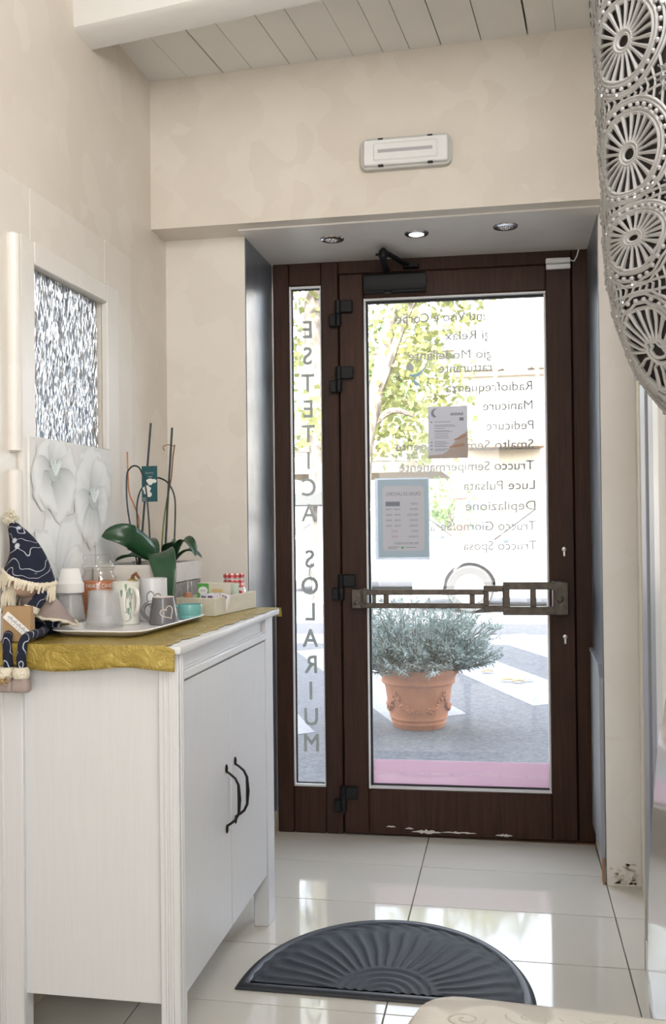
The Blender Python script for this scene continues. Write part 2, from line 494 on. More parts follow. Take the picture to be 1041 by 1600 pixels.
# ------------------------------------------------------------------ mesh builder
class MB:
    def __init__(s):
        s.v = []
        s.f = []
    def add(s, vs, fs):
        o = len(s.v)
        s.v += [tuple(p) for p in vs]
        s.f += [tuple(i+o for i in f) for f in fs]
        return s
    def box(s, x0, x1, y0, y1, z0, z1, b=0, seg=1):
        if b <= 0:
            vs = [(x0, y0, z0), (x1, y0, z0), (x1, y1, z0), (x0, y1, z0), (x0, y0, z1), (x1, y0, z1), (x1, y1, z1), (x0, y1, z1)]
            fs = [(0, 3, 2, 1), (4, 5, 6, 7), (0, 1, 5, 4), (1, 2, 6, 5), (2, 3, 7, 6), (3, 0, 4, 7)]
            return s.add(vs, fs)
        bm = bmesh.new()
        bmesh.ops.create_cube(bm, size=1)
        for v in bm.verts:
            v.co = Vector(((x0+x1)/2+v.co.x*(x1-x0), (y0+y1)/2+v.co.y*(y1-y0), (z0+z1)/2+v.co.z*(z1-z0)))
        bmesh.ops.bevel(bm, geom=list(bm.edges), offset=b, segments=seg, affect='EDGES', profile=.5)
        bm.verts.index_update()
        s.add([v.co[:] for v in bm.verts], [tuple(v.index for v in f.verts) for f in bm.faces])
        bm.free()
        return s
    def xf(s, m, start=0):
        for i in range(start, len(s.v)):
            s.v[i] = tuple(m @ Vector(s.v[i]))
        return s
    def lathe(s, prof, c=(0, 0, 0), n=32, close=False, sx=1, sy=1, ang=2*PI):
        o = len(s.v)
        full = abs(ang-2*PI) < 1e-6
        m = n if full else n+1
        for r, z in prof:
            for i in range(m):
                a = ang*i/n
                s.v.append((c[0]+r*math.cos(a)*sx, c[1]+r*math.sin(a)*sy, c[2]+z))
        k = len(prof)
        rng = range(k) if close else range(k-1)
        for j in rng:
            j2 = (j+1) % k
            for i in range(n):
                i2 = (i+1) % m
                s.f.append((o+j*m+i, o+j*m+i2, o+j2*m+i2, o+j2*m+i))
        if not close and full:
            if prof[0][0] > 1e-5:
                s.f.append(tuple(o+i for i in reversed(range(m))))
            if prof[-1][0] > 1e-5:
                s.f.append(tuple(o+(k-1)*m+i for i in range(m)))
        return s
    def tube(s, pts, r, n=8, closed=False, caps=True):
        P = [Vector(p) for p in pts]
        k = len(P)
        R = r if isinstance(r, (list, tuple)) else [r]*k
        o = len(s.v)
        up = None
        for i in range(k):
            a = P[(i-1) % k] if (closed or i > 0) else P[i]
            b = P[(i+1) % k] if (closed or i < k-1) else P[i]
            t = (b-a)
            t = t.normalized() if t.length > 1e-9 else Vector((0, 0, 1))
            if up is None:
                ref = Vector((0, 0, 1)) if abs(t.z) < .9 else Vector((1, 0, 0))
                up = (ref-t*ref.dot(t)).normalized()
            else:
                up = up-t*up.dot(t)
                up = up.normalized() if up.length > 1e-6 else Vector((1, 0, 0))
            sd = t.cross(up)
            for j in range(n):
                q = 2*PI*j/n
                s.v.append(tuple(P[i]+(up*math.cos(q)+sd*math.sin(q))*R[i]))
        for i in range(k if closed else k-1):
            i2 = (i+1) % k
            for j in range(n):
                j2 = (j+1) % n
                s.f.append((o+i*n+j, o+i*n+j2, o+i2*n+j2, o+i2*n+j))
        if caps and not closed:
            s.f.append(tuple(o+j for j in reversed(range(n))))
            s.f.append(tuple(o+(k-1)*n+j for j in range(n)))
        return s
    def prism(s, poly, d0, d1, axis='z'):
        n = len(poly)
        put = {'z': lambda a, b, d: (a, b, d), 'y': lambda a, b, d: (a, d, b), 'x': lambda a, b, d: (d, a, b)}[axis]
        o = len(s.v)
        s.v += [put(a, b, d0) for a, b in poly]+[put(a, b, d1) for a, b in poly]
        s.f.append(tuple(o+i for i in reversed(range(n))))
        s.f.append(tuple(o+n+i for i in range(n)))
        for i in range(n):
            j = (i+1) % n
            s.f.append((o+i, o+j, o+n+j, o+n+i))
        return s
    def grid(s, fn, nu, nv, thick=0):
        o = len(s.v)
        for j in range(nv+1):
            for i in range(nu+1):
                s.v.append(tuple(fn(i/nu, j/nv)))
        for j in range(nv):
            for i in range(nu):
                a = o+j*(nu+1)+i
                s.f.append((a, a+1, a+nu+2, a+nu+1))
        return s
    def ball(s, c, r, n=10, m=7, sx=1, sy=1, sz=1):
        prof = [(max(1e-6, r*math.sin(PI*i/m)), -r*math.cos(PI*i/m)*sz) for i in range(m+1)]
        return s.lathe(prof, c, n, sx=sx, sy=sy)

def world_loc(o):
    p = Vector((0, 0, 0))
    while o is not None:
        p += o.location
        o = o.parent
    return p

def obj(name, mb, m, parent=None, world=True, smooth=True, ang=38, fixn=True):
    me = bpy.data.meshes.new(name)
    off = Vector((0, 0, 0))
    o = bpy.data.objects.new(name, me)
    vs = mb.v
    if parent is None:
        a = np.array(vs)
        off = Vector(((a[:, 0].min()+a[:, 0].max())/2, (a[:, 1].min()+a[:, 1].max())/2, a[:, 2].min()))
        o.location = off
    else:
        o.parent = parent
        if world:
            off = world_loc(parent)
    if off.length > 0:
        vs = [(x-off.x, y-off.y, z-off.z) for x, y, z in vs]
    me.from_pydata(vs, [], mb.f)
    me.validate()
    if fixn and len(mb.f) < 60000:
        bm = bmesh.new()
        bm.from_mesh(me)
        bmesh.ops.recalc_face_normals(bm, faces=bm.faces)
        bm.to_mesh(me)
        bm.free()
    if smooth:
        me.polygons.foreach_set('use_smooth', [True]*len(me.polygons))
        me.set_sharp_from_angle(angle=math.radians(ang))
    me.materials.append(m)
    me.update()
    COL.objects.link(o)
    return o

def tag(o, label, cat, group=None, kind=None):
    o['label'] = label
    o['category'] = cat
    if group:
        o['group'] = group
    if kind:
        o['kind'] = kind
    return o

def thing(name, label, cat, loc, group=None, rotz=0):
    o = bpy.data.objects.new(name, None)
    o.empty_display_size = .05
    COL.objects.link(o)
    o.location = loc
    o.rotation_euler = (0, 0, rotz)
    return tag(o, label, cat, group)

def struct(name, mb, m, label=None, parent=None, **kw):
    o = obj(name, mb, m, parent, **kw)
    if parent is None:
        o['kind'] = 'structure'
        if label:
            o['label'] = label
    return o

def stuff(o):
    o['kind'] = 'stuff'
    return o

def copy_tree(o, parent=None):
    c = o.copy()
    COL.objects.link(c)
    c.parent = parent
    for ch in list(o.children):
        copy_tree(ch, c)
    return c

def twin(o, name, parent, loc):
    """a copy of a piece that shares its mesh"""
    c = o.copy()
    c.name = name
    c.parent = parent
    c.location = loc
    COL.objects.link(c)
    return c

def text_mb(s, height, width=None, mirror=True, x=0, y=0, z=0, align='LEFT', thick=.0006, bold=0):
    """lettering standing in the xz plane, optionally seen from its back"""
    cu = bpy.data.curves.new('t', 'FONT')
    cu.body = s
    cu.size = 1
    cu.resolution_u = 3
    o = bpy.data.objects.new('t', cu)
    COL.objects.link(o)
    C.view_layer.update()
    me = bpy.data.meshes.new_from_object(o.evaluated_get(C.evaluated_depsgraph_get()))
    vs = [v.co.copy() for v in me.vertices]
    fs = [tuple(p.vertices) for p in me.polygons]
    bpy.data.objects.remove(o)
    bpy.data.curves.remove(cu)
    bpy.data.meshes.remove(me)
    mb = MB()
    if not vs:
        return mb
    x0 = min(v.x for v in vs)
    x1 = max(v.x for v in vs)
    k = height/.7
    kx = k if width is None else width/(x1-x0)
    W = (x1-x0)*kx
    sh = {'LEFT': 0, 'CENTER': -W/2, 'RIGHT': -W}[align]
    sg = -1 if mirror else 1
    e = bold*height
    for dx, dz in (((0, 0),) if not bold else ((-e, -e), (e, -e), (-e, e), (e, e))):
        mb.add([(x+dx+sg*((v.x-x0)*kx+sh), y+.00004*len(mb.v)/max(1, len(vs)), z+dz+v.y*k) for v in vs], fs)
    return mb

def join(*ms):
    r = MB()
    for m in ms:
        r.add(m.v, m.f)
    return r

# ================================================================== THE SETTING
XL = -1.17  # most coordinates below were worked out from image pixels, then baked in metres
# ---- floor: grout bed with single tiles
floor = struct('floor', MB().box(XL-.2, 2.7, -3.1, 3.86, -.10, -.0025), M['grout'], 'floor of large cream polished tiles with thin grey joints')
TX, TY = .6, .3294
lx = [-.3069+.6*k for k in range(-2, 6)]
g = .0017
protos = {}
for k in range(0, 20):
    y1 = 3.2748-TY*(k-1)
    y0 = y1-TY
    for i in range(len(lx)-1):
        x0, x1 = lx[i], lx[i+1]
        if k == 0:
            x0, x1 = max(x0, -.884), min(x1, .291)
            y1c = 3.585
        else:
            x0, x1 = max(x0, XL+.004), min(x1, 2.6)
            y1c = y1
            if y1 > 1.4 and x0 > .34:
                if not (x0 < .9 and y1 > 2.6 and False):
                    continue
            if y1 > 1.4:
                x1 = min(x1, .62)
        if x1-x0 < .03 or y0 < -3.3:
            continue
        key = (round(x1-x0, 4), round(y1c-y0, 4))
        if key not in protos:
            wx, wy = key
            protos[key] = obj('tile', MB().box(-wx/2+g, wx/2-g, -wy/2+g, wy/2-g, -.009, 0, .0008), M['tile'], floor, world=False)
            t = protos[key]
        else:
            t = protos[key].copy()
            COL.objects.link(t)
        t.location = Vector(((x0+x1)/2, (y0+y1c)/2, 0))-floor.location

# ---- walls
def wall_left():
    mb = MB()
    T = .2
    hy0, hy1, hz0, hz1 = 2.215, 2.665, 1.385, 1.828
    for a, b, c, d in ((-3, hy0, 0, 2.72), (hy1, 3.25, 0, 2.72), (hy0, hy1, 0, hz0), (hy0, hy1, hz1, 2.72)):
        mb.box(XL-T, XL, a, b, c, d)
    return struct('wall_left', mb, M['wall'], 'left wall of beige trowelled plaster')
WL = wall_left()
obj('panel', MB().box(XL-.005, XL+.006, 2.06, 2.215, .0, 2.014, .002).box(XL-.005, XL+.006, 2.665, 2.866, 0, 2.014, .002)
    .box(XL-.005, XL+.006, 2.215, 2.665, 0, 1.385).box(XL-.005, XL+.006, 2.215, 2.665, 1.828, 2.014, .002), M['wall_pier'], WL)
mb = MB()
mb.box(-8, 9, 3.06, 3.95, 2.16, 2.72)
WF = struct('wall_front', mb, M['wall'], 'front wall of beige trowelled plaster round the entrance')
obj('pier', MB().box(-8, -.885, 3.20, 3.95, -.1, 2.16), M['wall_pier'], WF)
obj('pier', MB().box(.294, 9, 3.20, 3.95, -.1, 2.16), M['wall_pale'], WF)  # paler plaster, the light falling on this pier put into its colour
# painted reveals beside the door
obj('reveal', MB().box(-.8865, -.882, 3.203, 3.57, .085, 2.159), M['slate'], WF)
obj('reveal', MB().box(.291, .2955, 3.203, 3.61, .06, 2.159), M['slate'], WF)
obj('soffit', MB().box(-.884, .293, 3.12, 3.66, 2.1545, 2.161), M['wall_pale'], WF)
obj('board', MB().prism([(3.575, .70), (3.575, .08), (3.212, .08), (3.212, .655), (3.25, .69)], .281, .292, 'x'), M['panelgrey'], WF)
obj('board_edge', MB().prism([(3.575, .712), (3.575, .70), (3.25, .69), (3.212, .655), (3.212, .08), (3.203, .08), (3.203, .66), (3.245, .702)], .278, .292, 'x'), M['aluminium'], WF)
# the worn foot of the right pier
mbp = MB()
r2 = random.Random(3)
for i in range(30):
    x = .30+.088*r2.random()
    z = .008+.065*r2.random()**2
    poly = [(x+(.003+.009*r2.random())*math.cos(a), z+(.002+.005*r2.random())*math.sin(a)) for a in [2*PI*q/7 for q in range(7)]]
    mbp.prism(poly, 3.1985, 3.2005, 'y')
stuff(obj('bare_patch', mbp, mat('bare_plaster', (.60, .53, .46), .9, var=.3, vscale=40), WF, smooth=False))
# skirtings
struct('baseboard_left', MB().box(XL+.006, XL+.018, -2.9, 3.19, .0005, .085, .002), M['baseboard'], 'cream tile skirting along the left wall')
struct('baseboard_front', MB().box(-.884, -.874, 3.205, 3.555, .0005, .08, .002), M['baseboard'], 'cream tile skirting in the left door reveal')
struct('trim_2', MB().box(.282, .290, 3.2, 3.24, .0005, .085, .001), M['brown_tile'], 'bare brown tile edge at the foot of the right door pier')

# ---- right wall with sliding door jamb
mb = MB()
mb.box(.40, .75, 1.28, 3.21, 0, 2.75)
WR = struct('wall_right', mb, M['wall_pale'], 'right wall of pale plaster beyond the lace curtain')
mb = MB().box(2.6, 2.75, -3.1, 1.3, 0, 2.75).box(.75, 2.75, 1.28, 1.4, 0, 2.75)
struct('wall_side', mb, M['wall_pale'], 'side wall of the wider front of the room')
struct('wall_back', MB().box(XL-.2, 2.75, -3.1, -2.98, 0, 2.75), M['wall_pale'], 'back wall behind the viewpoint')
d2 = bpy.data.objects.new('door_2', None)
COL.objects.link(d2)
d2.location = (.36, 2.45, 0)
d2['kind'] = 'structure'
d2['label'] = 'grey aluminium jamb of a sliding door at the right edge'
obj('edge_strip', MB().box(.332, .402, 2.595, 2.615, .0, 2.4, .003), M['teabox'], d2)
obj('jamb', MB().box(.336, .402, 2.50, 2.594, .09, 2.4, .003), M['aluminium'], d2)
obj('jamb', MB().box(.341, .402, 2.385, 2.485, .09, 2.4, .003), M['aluminium'], d2)
obj('gap_shade', MB().box(.352, .402, 2.484, 2.501, .09, 2.4), M['gasket'], d2)  # black strip, the shadow in the gap between the jambs put in as colour
obj('cover_strip', MB().box(.338, .402, 2.30, 2.384, .09, 2.4, .003), M['whiteplastic'], d2)
obj('foot_tile', MB().box(.332, .402, 2.30, 2.612, .0005, .088, .003), M['baseboard'], d2)
obj('wall_panel', MB().box(.352, .402, 1.30, 2.299, .0005, 2.62, .002), M['wall_pale'], d2)

# ---- ceiling boards (each one a board) and the beam
CS = .025
def cz(x):
    return 2.659+CS*(x+1.15)
mb = MB()
v = [(XL-.2, -3.1), (2.75, -3.1), (2.75, 3.3), (XL-.2, 3.3)]
mb.add([(x, y, cz(x)+.028) for x, y in v]+[(x, y, cz(x)+.1) for x, y in v], [(0, 1, 2, 3), (7, 6, 5, 4), (0, 4, 5, 1), (1, 5, 6, 2), (2, 6, 7, 3), (3, 7, 4, 0)])
CE = struct('ceiling', mb, M['dark'], 'ceiling of white painted boards')
gaps = [-1.42, -1.30, -1.20, -1.116, -1.035, -.913, -.814, -.687, -.593, -.475, -.379, -.293, -.193, -.068, .076, .162, .269]
wide = [.0, .0, .001, .001, .0015, .0045, .001, .003, .0025, .001, .002, .0025, .003, .003, .006, .001, .006]
while gaps[-1] < 3.3:
    gaps.append(gaps[-1]+rnd.uniform(.085, .135))
    wide.append(.002)
for i in range(len(gaps)-1):
    a0, a1 = gaps[i]+wide[i]/2, gaps[i+1]-wide[i+1]/2
    dz = rnd.uniform(-.0012, .0012)
    vs_ = []
    for yy in (-2.98, 3.07):
        sh = .103*(yy-3.06)
        for zz in (0, .03):
            for xx in (a0, a1):
                X = xx+sh
                vs_.append((X, yy, cz(X)+zz+dz))
    obj('plank', MB().add(vs_, [(0, 1, 5, 4), (2, 6, 7, 3), (0, 4, 6, 2), (1, 3, 7, 5), (0, 2, 3, 1), (4, 5, 7, 6)]), M['ceiling'], CE, smooth=False)
mb = MB()
def beam_pt(x, d, z):
    return (x, 2.605-.17*(x-XL)-d, z)
prof = [(0, 2.70), (0, 2.548), (.006, 2.543), (.10, 2.543), (.118, 2.553), (.122, 2.57), (.122, 2.70)]
n = len(prof)
vs_ = [beam_pt(XL-.05, d, z) for d, z in prof]+[beam_pt(2.7, d, z+.02) for d, z in prof]
mb.add(vs_, [tuple(range(n))]+[tuple(range(2*n-1, n-1, -1))]+[(i, (i+1) % n, n+(i+1) % n, n+i) for i in range(n)])
struct('trim_1', mb, M['ceiling'], 'white painted ceiling beam crossing above the cabinet')

# ---- the building around the room, outside
struct('wall_outer', MB().box(-8, 9, 3.06, 3.95, 2.76, 6.9).box(-8, 9, -3.3, 3.05, 2.9, 3.1), M['stucco'], 'street wall of the shop above the door')

# ---- small inner window with frame on the left wall
w1 = bpy.data.objects.new('window_1', None)
COL.objects.link(w1)
w1.location = (XL, 2.44, 1.385)
w1['kind'] = 'structure'
w1['label'] = 'white framed inner window in the left wall'
mb = MB()
fx0, fx1 = XL-.005, XL+.016
for a, b, c, d in ((2.15, 2.219, .93, 1.88), (2.66, 2.742, .93, 1.88), (2.219, 2.66, 1.824, 1.88)):
    mb.box(fx0, fx1, a, b, c, d, .003)
obj('frame', mb, M['wall_pale'], w1)
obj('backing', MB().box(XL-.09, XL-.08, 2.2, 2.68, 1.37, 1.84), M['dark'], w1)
def half_round(z0, z1):
    m = MB()
    pr_ = [(.003, z1-.0), (.012, z1-.003), (.016, z1-.010)] if False else None
    pts = [(XL+.012, 2.118, z0-.004), (XL+.012, 2.118, z0), (XL+.012, 2.118, z1), (XL+.012, 2.118, z1+.004)]
    m.tube(pts, [.010, .017, .017, .012], 16)
    return m
obj('moulding', half_round(1.352, 1.868), M['wall_pale'], w1)
obj('moulding', half_round(.93, 1.303), M['wall_pale'], w1)
# tinsel curtain
mb = MB()
r3 = random.Random(11)
for layer in range(2):
    for i in range(210):
        y = 2.222+(i+.5)/210*.436+r3.uniform(-.001, .001)
        x = XL-.018-.014*layer
        L = []
        zb, zt = 1.386+r3.uniform(0, .006), 1.827
        n = 36
        ph = r3.uniform(0, 6)
        o = len(mb.v)
        for j in range(n+1):
            z = zb+(zt-zb)*j/n
            a = r3.uniform(-1.1, 1.1)
            wv = .0014
            dx = r3.uniform(-.0015, .0015)
            mb.v.append((x+dx-wv*math.sin(a), y-wv*math.cos(a), z))
            mb.v.append((x+dx+wv*math.sin(a), y+wv*math.cos(a), z))
        for j in range(n):
            mb.f.append((o+2*j, o+2*j+1, o+2*j+3, o+2*j+2))
tc_ = obj('tinsel_curtain', mb, M['tinsel'], smooth=False, fixn=False)
tag(tc_, 'silver tinsel fringe hanging in the small window on the left wall', 'curtain', kind='stuff')

# ================================================================== THE DOOR
TH = math.atan(.035)
DR = bpy.data.objects.new('door_1', None)
COL.objects.link(DR)
DR.location = (-.863, 3.562, 0)
DR.rotation_euler = (0, 0, TH)
DR['kind'] = 'structure'
DR['label'] = 'dark brown wooden entrance door with glass pane and narrow glass sidelight'
def dpart(name, mb, m, parent=None, **kw):
    return obj(name, mb, m, parent or DR, world=False, **kw)
b = .004
mb = MB()
mb.box(-.012, .05, 0, .07, 0, 2.158, b)
mb.box(.172, .2385, 0, .07, 0, 2.158, b)
mb.box(.05, .172, 0, .07, 0, .174, b)
mb.box(.05, .172, 0, .07, 2.069, 2.158, b)
mb.box(.2385, 1.098, 0, .07, 2.105, 2.158, b)
mb.box(1.098, 1.158, 0, .07, 0, 2.158, b)
dpart('frame', mb, M['wood'])
dpart('stop', MB().box(.228, .254, .0555, .066, .01, 2.11).box(1.085, 1.108, .0555, .066, .01, 2.11).box(.24, 1.1, .0555, .066, 2.092, 2.115).box(.24, 1.1, .0555, .066, 0, .02), M['gasket'])
dpart('groove', MB().box(.187, .191, -.001, .002, .01, 2.10), M['gasket'])
side = dpart('sidelight_pane', MB().box(.05, .172, .030, .036, .174, 2.069), M['glass'])
dpart('bead', MB().box(.05, .0555, .006, .03, .174, 2.069).box(.1665, .172, .012, .03, .174, 2.069).box(.05, .172, .006, .03, .174, .182).box(.05, .172, .010, .03, 2.061, 2.069), M['bead'])
dpart('gasket', MB().box(.0555, .061, .022, .0295, .182, 2.061).box(.061, .1665, .022, .0295, 2.056, 2.061).box(.061, .1665, .022, .0295, .182, .186), M['gasket'])
# leaf
mb = MB()
mb.box(.243, .336, -.012, .055, .008, 2.102, b)
mb.box(1.004, 1.0945, -.012, .055, .008, 2.102, b)
mb.box(.336, 1.004, -.012, .055, .008, .176, b)
mb.box(.336, 1.004, -.012, .055, 2.008, 2.102, b)
leaf = dpart('leaf', mb, M['wood'])
dpart('pane', MB().box(.336, 1.004, .028, .034, .176, 2.008), M['glass'], leaf)
dpart('bead', MB().box(.336, .342, -.006, .028, .176, 2.008).box(.998, 1.004, .008, .028, .176, 2.008).box(.336, 1.004, -.004, .028, .176, .183).box(.336, 1.004, -.004, .028, 2.001, 2.008), M['bead'], leaf)
dpart('gasket', MB().box(.342, .350, .014, .0275, .183, 2.001).box(.350, .998, .014, .0275, 1.992, 2.001).box(.350, .998, .018, .0275, .183, .188), M['gasket'], leaf)
# bare paint along the bottom rail
mb = MB()
r4 = random.Random(5)
for (xa, xb, za, h) in ((.40, .435, .038, .005), (.47, .50, .033, .006), (.495, .60, .022, .012), (.60, .73, .024, .006), (.80, .86, .020, .008)):
    n = 12
    top = [(xa+(xb-xa)*i/n, za+h*(.4+.6*r4.random())*math.sin(PI*(i+.6)/(n+1.2))) for i in range(n+1)]
    bot = [(xa+(xb-xa)*i/n, za-h*.5*r4.random()*math.sin(PI*(i+.6)/(n+1.2))) for i in range(n+1)]
    mb.prism(bot+top[::-1], -.0135, -.011, 'y')
stuff(dpart('bare_patch', mb, mat('bare_primer', (.60, .58, .55), .7), leaf, smooth=False))
# hinges
def hinge(z):
    h = MB()
    h.lathe([(.0115, .0), (.0125, .002), (.0125, .045), (.0115, .047)], (.2415, -.026, z), 16)
    hb = dpart('hinge', h, M['black'])
    dpart('upper_plate', MB().lathe([(.0115, .048), (.0125, .05), (.0125, .094), (.010, .097)], (.2415, -.026, z), 16)
          .box(.25, .296, -.032, -.012, z+.05, z+.096, .003), M['black'], hb)
    dpart('lower_plate', MB().box(.207, .236, -.030, -.000, z, z+.045, .003), M['black'], hb)
for z in (1.905, 1.657, .880, .090):
    hinge(z)
# closer
mb = MB()
y0 = -.062
prof = [(-.012, 2.022), (-.056, 2.022), (-.062, 2.030), (-.062, 2.080), (-.054, 2.090), (-.012, 2.090)]
mb.prism([(a, z) for a, z in prof], .343, .571, 'x')
cl = dpart('closer', mb, M['black'])
dpart('cap', MB().lathe([(.016, 0), (.016, .004), (.009, .006)], (.43, -.038, 2.0175), 14), M['black'], cl)
def bar(p, q, w_, t):
    p, q = Vector(p), Vector(q)
    d = (q-p).normalized()
    s_ = Vector((1, 0, 0))
    u_ = d.cross(s_).normalized()
    vs_ = []
    for c in (p, q):
        for a, b_ in ((-1, -1), (1, -1), (1, 1), (-1, 1)):
            vs_.append(c+s_*w_*a+u_*t*b_)
    return MB().add(vs_, [(0, 1, 2, 3), (7, 6, 5, 4), (0, 4, 5, 1), (1, 5, 6, 2), (2, 6, 7, 3), (3, 7, 4, 0)])
dpart('arm', bar((.428, -.045, 2.092), (.425, -.185, 2.118), .011, .005), M['black'], cl)
dpart('arm', bar((.437, -.185, 2.128), (.505, -.02, 2.122), .009, .005), M['black'], cl)
dpart('knuckle', MB().lathe([(.004, -.014), (.016, -.012), (.018, 0), (.016, .012), (.006, .022)], (.428, -.185, 2.122), 14).box(.40, .425, -.19, -.18, 2.118, 2.126, .002), M['black'], cl)
dpart('bracket', MB().box(.485, .545, -.03, .0, 2.112, 2.128, .003), M['black'], cl)
# alarm contact
sc_ = dpart('alarm_contact', MB().box(1.006, 1.094, -.018, 0, 2.104, 2.124, .003), M['whiteplastic'])
dpart('magnet', MB().box(1.006, 1.093, -.028, -.012, 2.081, 2.100, .003), M['whiteplastic'], sc_)
dpart('wire', MB().tube([(1.094, -.006, 2.116), (1.108, -.004, 2.112), (1.118, -.004, 2.13), (1.126, -.004, 2.158)], .0025, 6), M['whiteplastic'], sc_)
# key cylinders
for z in (1.052, .735):
    k_ = dpart('lock_cylinder', MB().lathe([(.0085, 0), (.0085, .004), (.007, .005)], (0, 0, 0), 18).xf(Matrix.Translation((1.058, -.012, z+.012)) @ Matrix.Rotation(PI/2, 4, 'X'))
               .box(1.0535, 1.0625, -.017, -.012, z-.014, z+.006, .002), M['steel'])
    dpart('keyhole', MB().box(1.0545, 1.0615, -.0176, -.0168, z+.0112, z+.0128), M['ink'], k_)
# pull bar
def plate(x0, x1, z0, z1, holes, y0, y1):
    """flat bar with square holes, built as bars round the holes"""
    m = MB()
    cx = x0
    zs0, zs1 = holes[0][2], holes[0][3]
    m.box(x0, x1, y0, y1, z0, zs0, .002)
    m.box(x0, x1, y0, y1, zs1, z1, .002)
    for (h0, h1, _, _) in holes:
        if h0-cx > .0005:
            m.box(cx, h0, y0, y1, zs0-.001, zs1+.001, .0015)
        cx = h1
    if x1-cx > .0005:
        m.box(cx, x1, y0, y1, zs0-.001, zs1+.001, .0015)
    return m
pb = dpart('pull_bar', plate(.315, .775, .853, .922, [(.342, .361, .872, .902), (.375, .403, .872, .902), (.422, .716, .874, .902), (.736, .770, .872, .902)], -.058, -.046), M['iron'])
dpart('middle_plate', plate(.766, .840, .842, .936, [(.785, .834, .865, .914)], -.066, -.050), M['iron'], pb)
dpart('end_plate', plate(.836, 1.02, .831, .949, [(.860, .932, .861, .922), (.953, 1.012, .861, .922)], -.074, -.054), M['iron'], pb)
dpart('rosette', MB().box(1.012, 1.066, -.074, -.012, .831, .950, .003), M['iron'], pb)
dpart('screw', MB().lathe([(.013, 0), (.012, .005), (.007, .007), (.007, .004)], (0, 0, 0), 16).xf(Matrix.Translation((1.036, -.074, .888)) @ Matrix.Rotation(PI/2, 4, 'X')), M['iron'], pb)
dpart('rosette', MB().box(.284, .332, -.058, -.012, .851, .924, .003), M['iron'], pb)
dpart('screw', MB().lathe([(.009, 0), (.008, .004), (.004, .005)], (0, 0, 0), 14).xf(Matrix.Translation((.303, -.058, .872)) @ Matrix.Rotation(PI/2, 4, 'X')), M['iron'], pb)
# lettering on the panes (set on the street side, so it reads mirrored from here)
LY = .0365
lines = [("Trattamenti Viso e Corpo", .956, .452, 1.934), ("Massaggi Relax", .955, .636, 1.863), ("Massaggio Modellante", .957, .499, 1.792),
         ("Decontratturante", .956, .613, 1.742), ("Radiofrequenza", .955, .638, 1.667), ("Manicure", .956, .774, 1.596), ("Pedicure", .958, .785, 1.522),
         ("Smalto Semipermanente", .957, .446, 1.451), ("Trucco Semipermanente", .958, .460, 1.373), ("Luce Pulsata", .960, .698, 1.300),
         ("Depilazione", .961, .705, 1.224), ("Trucco Giorno/Sera", .962, .572, 1.149), ("Trucco Sposa", .964, .695, 1.076)]
for s_, xr, xl, z in lines:
    dpart('lettering', text_mb(s_, .034, xr-xl, True, xr, LY, z-.014, bold=.018), M['vinyl_pale'], leaf, smooth=False)
for i, ch in enumerate('ESTETICA SOLARIUM'):
    zs = [1.911, 1.81, 1.707, 1.607, 1.512, 1.409, 1.307, 1.209, None, 1.033, .931, .831, .731, .631, .531, .431, .332]
    if ch != ' ':
        t = text_mb(ch, .066, None, True, .112, .0385, zs[i]-.033, 'CENTER', bold=.022)
        t.v = [(.112+(x-.112)*.92, y, z) for x, y, z in t.v]
        dpart('lettering', t, M['vinyl'], side, smooth=False)
# emblem: a dot head over sweeping strokes
def blade(pts, y):
    m = MB()
    n = len(pts)
    L, R_ = [], []
    for i, (x, z, wd) in enumerate(pts):
        a = pts[max(0, i-1)]
        c = pts[min(n-1, i+1)]
        d = Vector((c[0]-a[0], c[1]-a[1])).normalized()
        L.append((x-d.y*wd, z+d.x*wd))
        R_.append((x+d.y*wd, z-d.x*wd))
    m.prism(L+R_[::-1], y, y+.0006, 'y')
    return m
dpart('emblem', MB().prism([(.503+.0145*math.cos(q*PI/12), 1.752+.0145*math.sin(q*PI/12)) for q in range(24)], LY, LY+.0006, 'y'), M['vinyl'], leaf)
dpart('emblem', join(blade([(.498, 1.722, .001), (.515, 1.719, .006), (.535, 1.723, .006), (.556, 1.742, .003), (.575, 1.775, .0005)], LY),
                     blade([(.528, 1.712, .001), (.518, 1.702, .004), (.526, 1.690, .007), (.545, 1.678, .001)], LY)), M['vinyl_blue'], leaf)
# pink film along the foot of the pane
pf = dpart('pink_band', MB().box(.338, 1.002, .0345, .0355, .176, .276), M['pink'], leaf)
x = 1.0
while x > .36:
    wd = min(.166, x-.345)
    dpart('lettering', text_mb('GERMAINE \u00b7 CAPUCCINI' if wd > .16 else 'GERMAINE \u00b7', .0095, min(wd, .162), True, x-.008, .0338, .221), M['whitefilm'], leaf, smooth=False)
    x -= .178

# ---- notices taped on the pane: flat sheets, in the door's own frame
def on_door(p):
    return DR.matrix_basis @ Vector(p)
def sheet_thing(name, label, cat, u0, u1, z0, z1, y, lean=0):
    o = thing(name, label, cat, on_door((0, y, 0)), rotz=TH)
    o.location = on_door(((u0+u1)/2, y, z0))
    return o, u1-u0, z1-z0
def lpart(name, mb, m, parent, **kw):
    return obj(name, mb, m, parent, world=False, **kw)
N1, wN, hN = sheet_thing('price_notice', 'small leaflet taped high on the glass door, grey crescent and hands printed on it', 'notice', .570, .717, 1.405, 1.600, .0265)
lpart('paper', MB().box(-wN/2, wN/2, -.0006, 0, 0, hN), M['paper_white'], N1)
lpart('photo', MB().prism([(.0, .03), (.02, .055), (.045, .085), (.0735, .10), (.0735, .0), (-.0735, .0), (-.0735, .012), (-.02, .016)], -.0009, -.0006, 'y'), M['paper_warm'], N1)
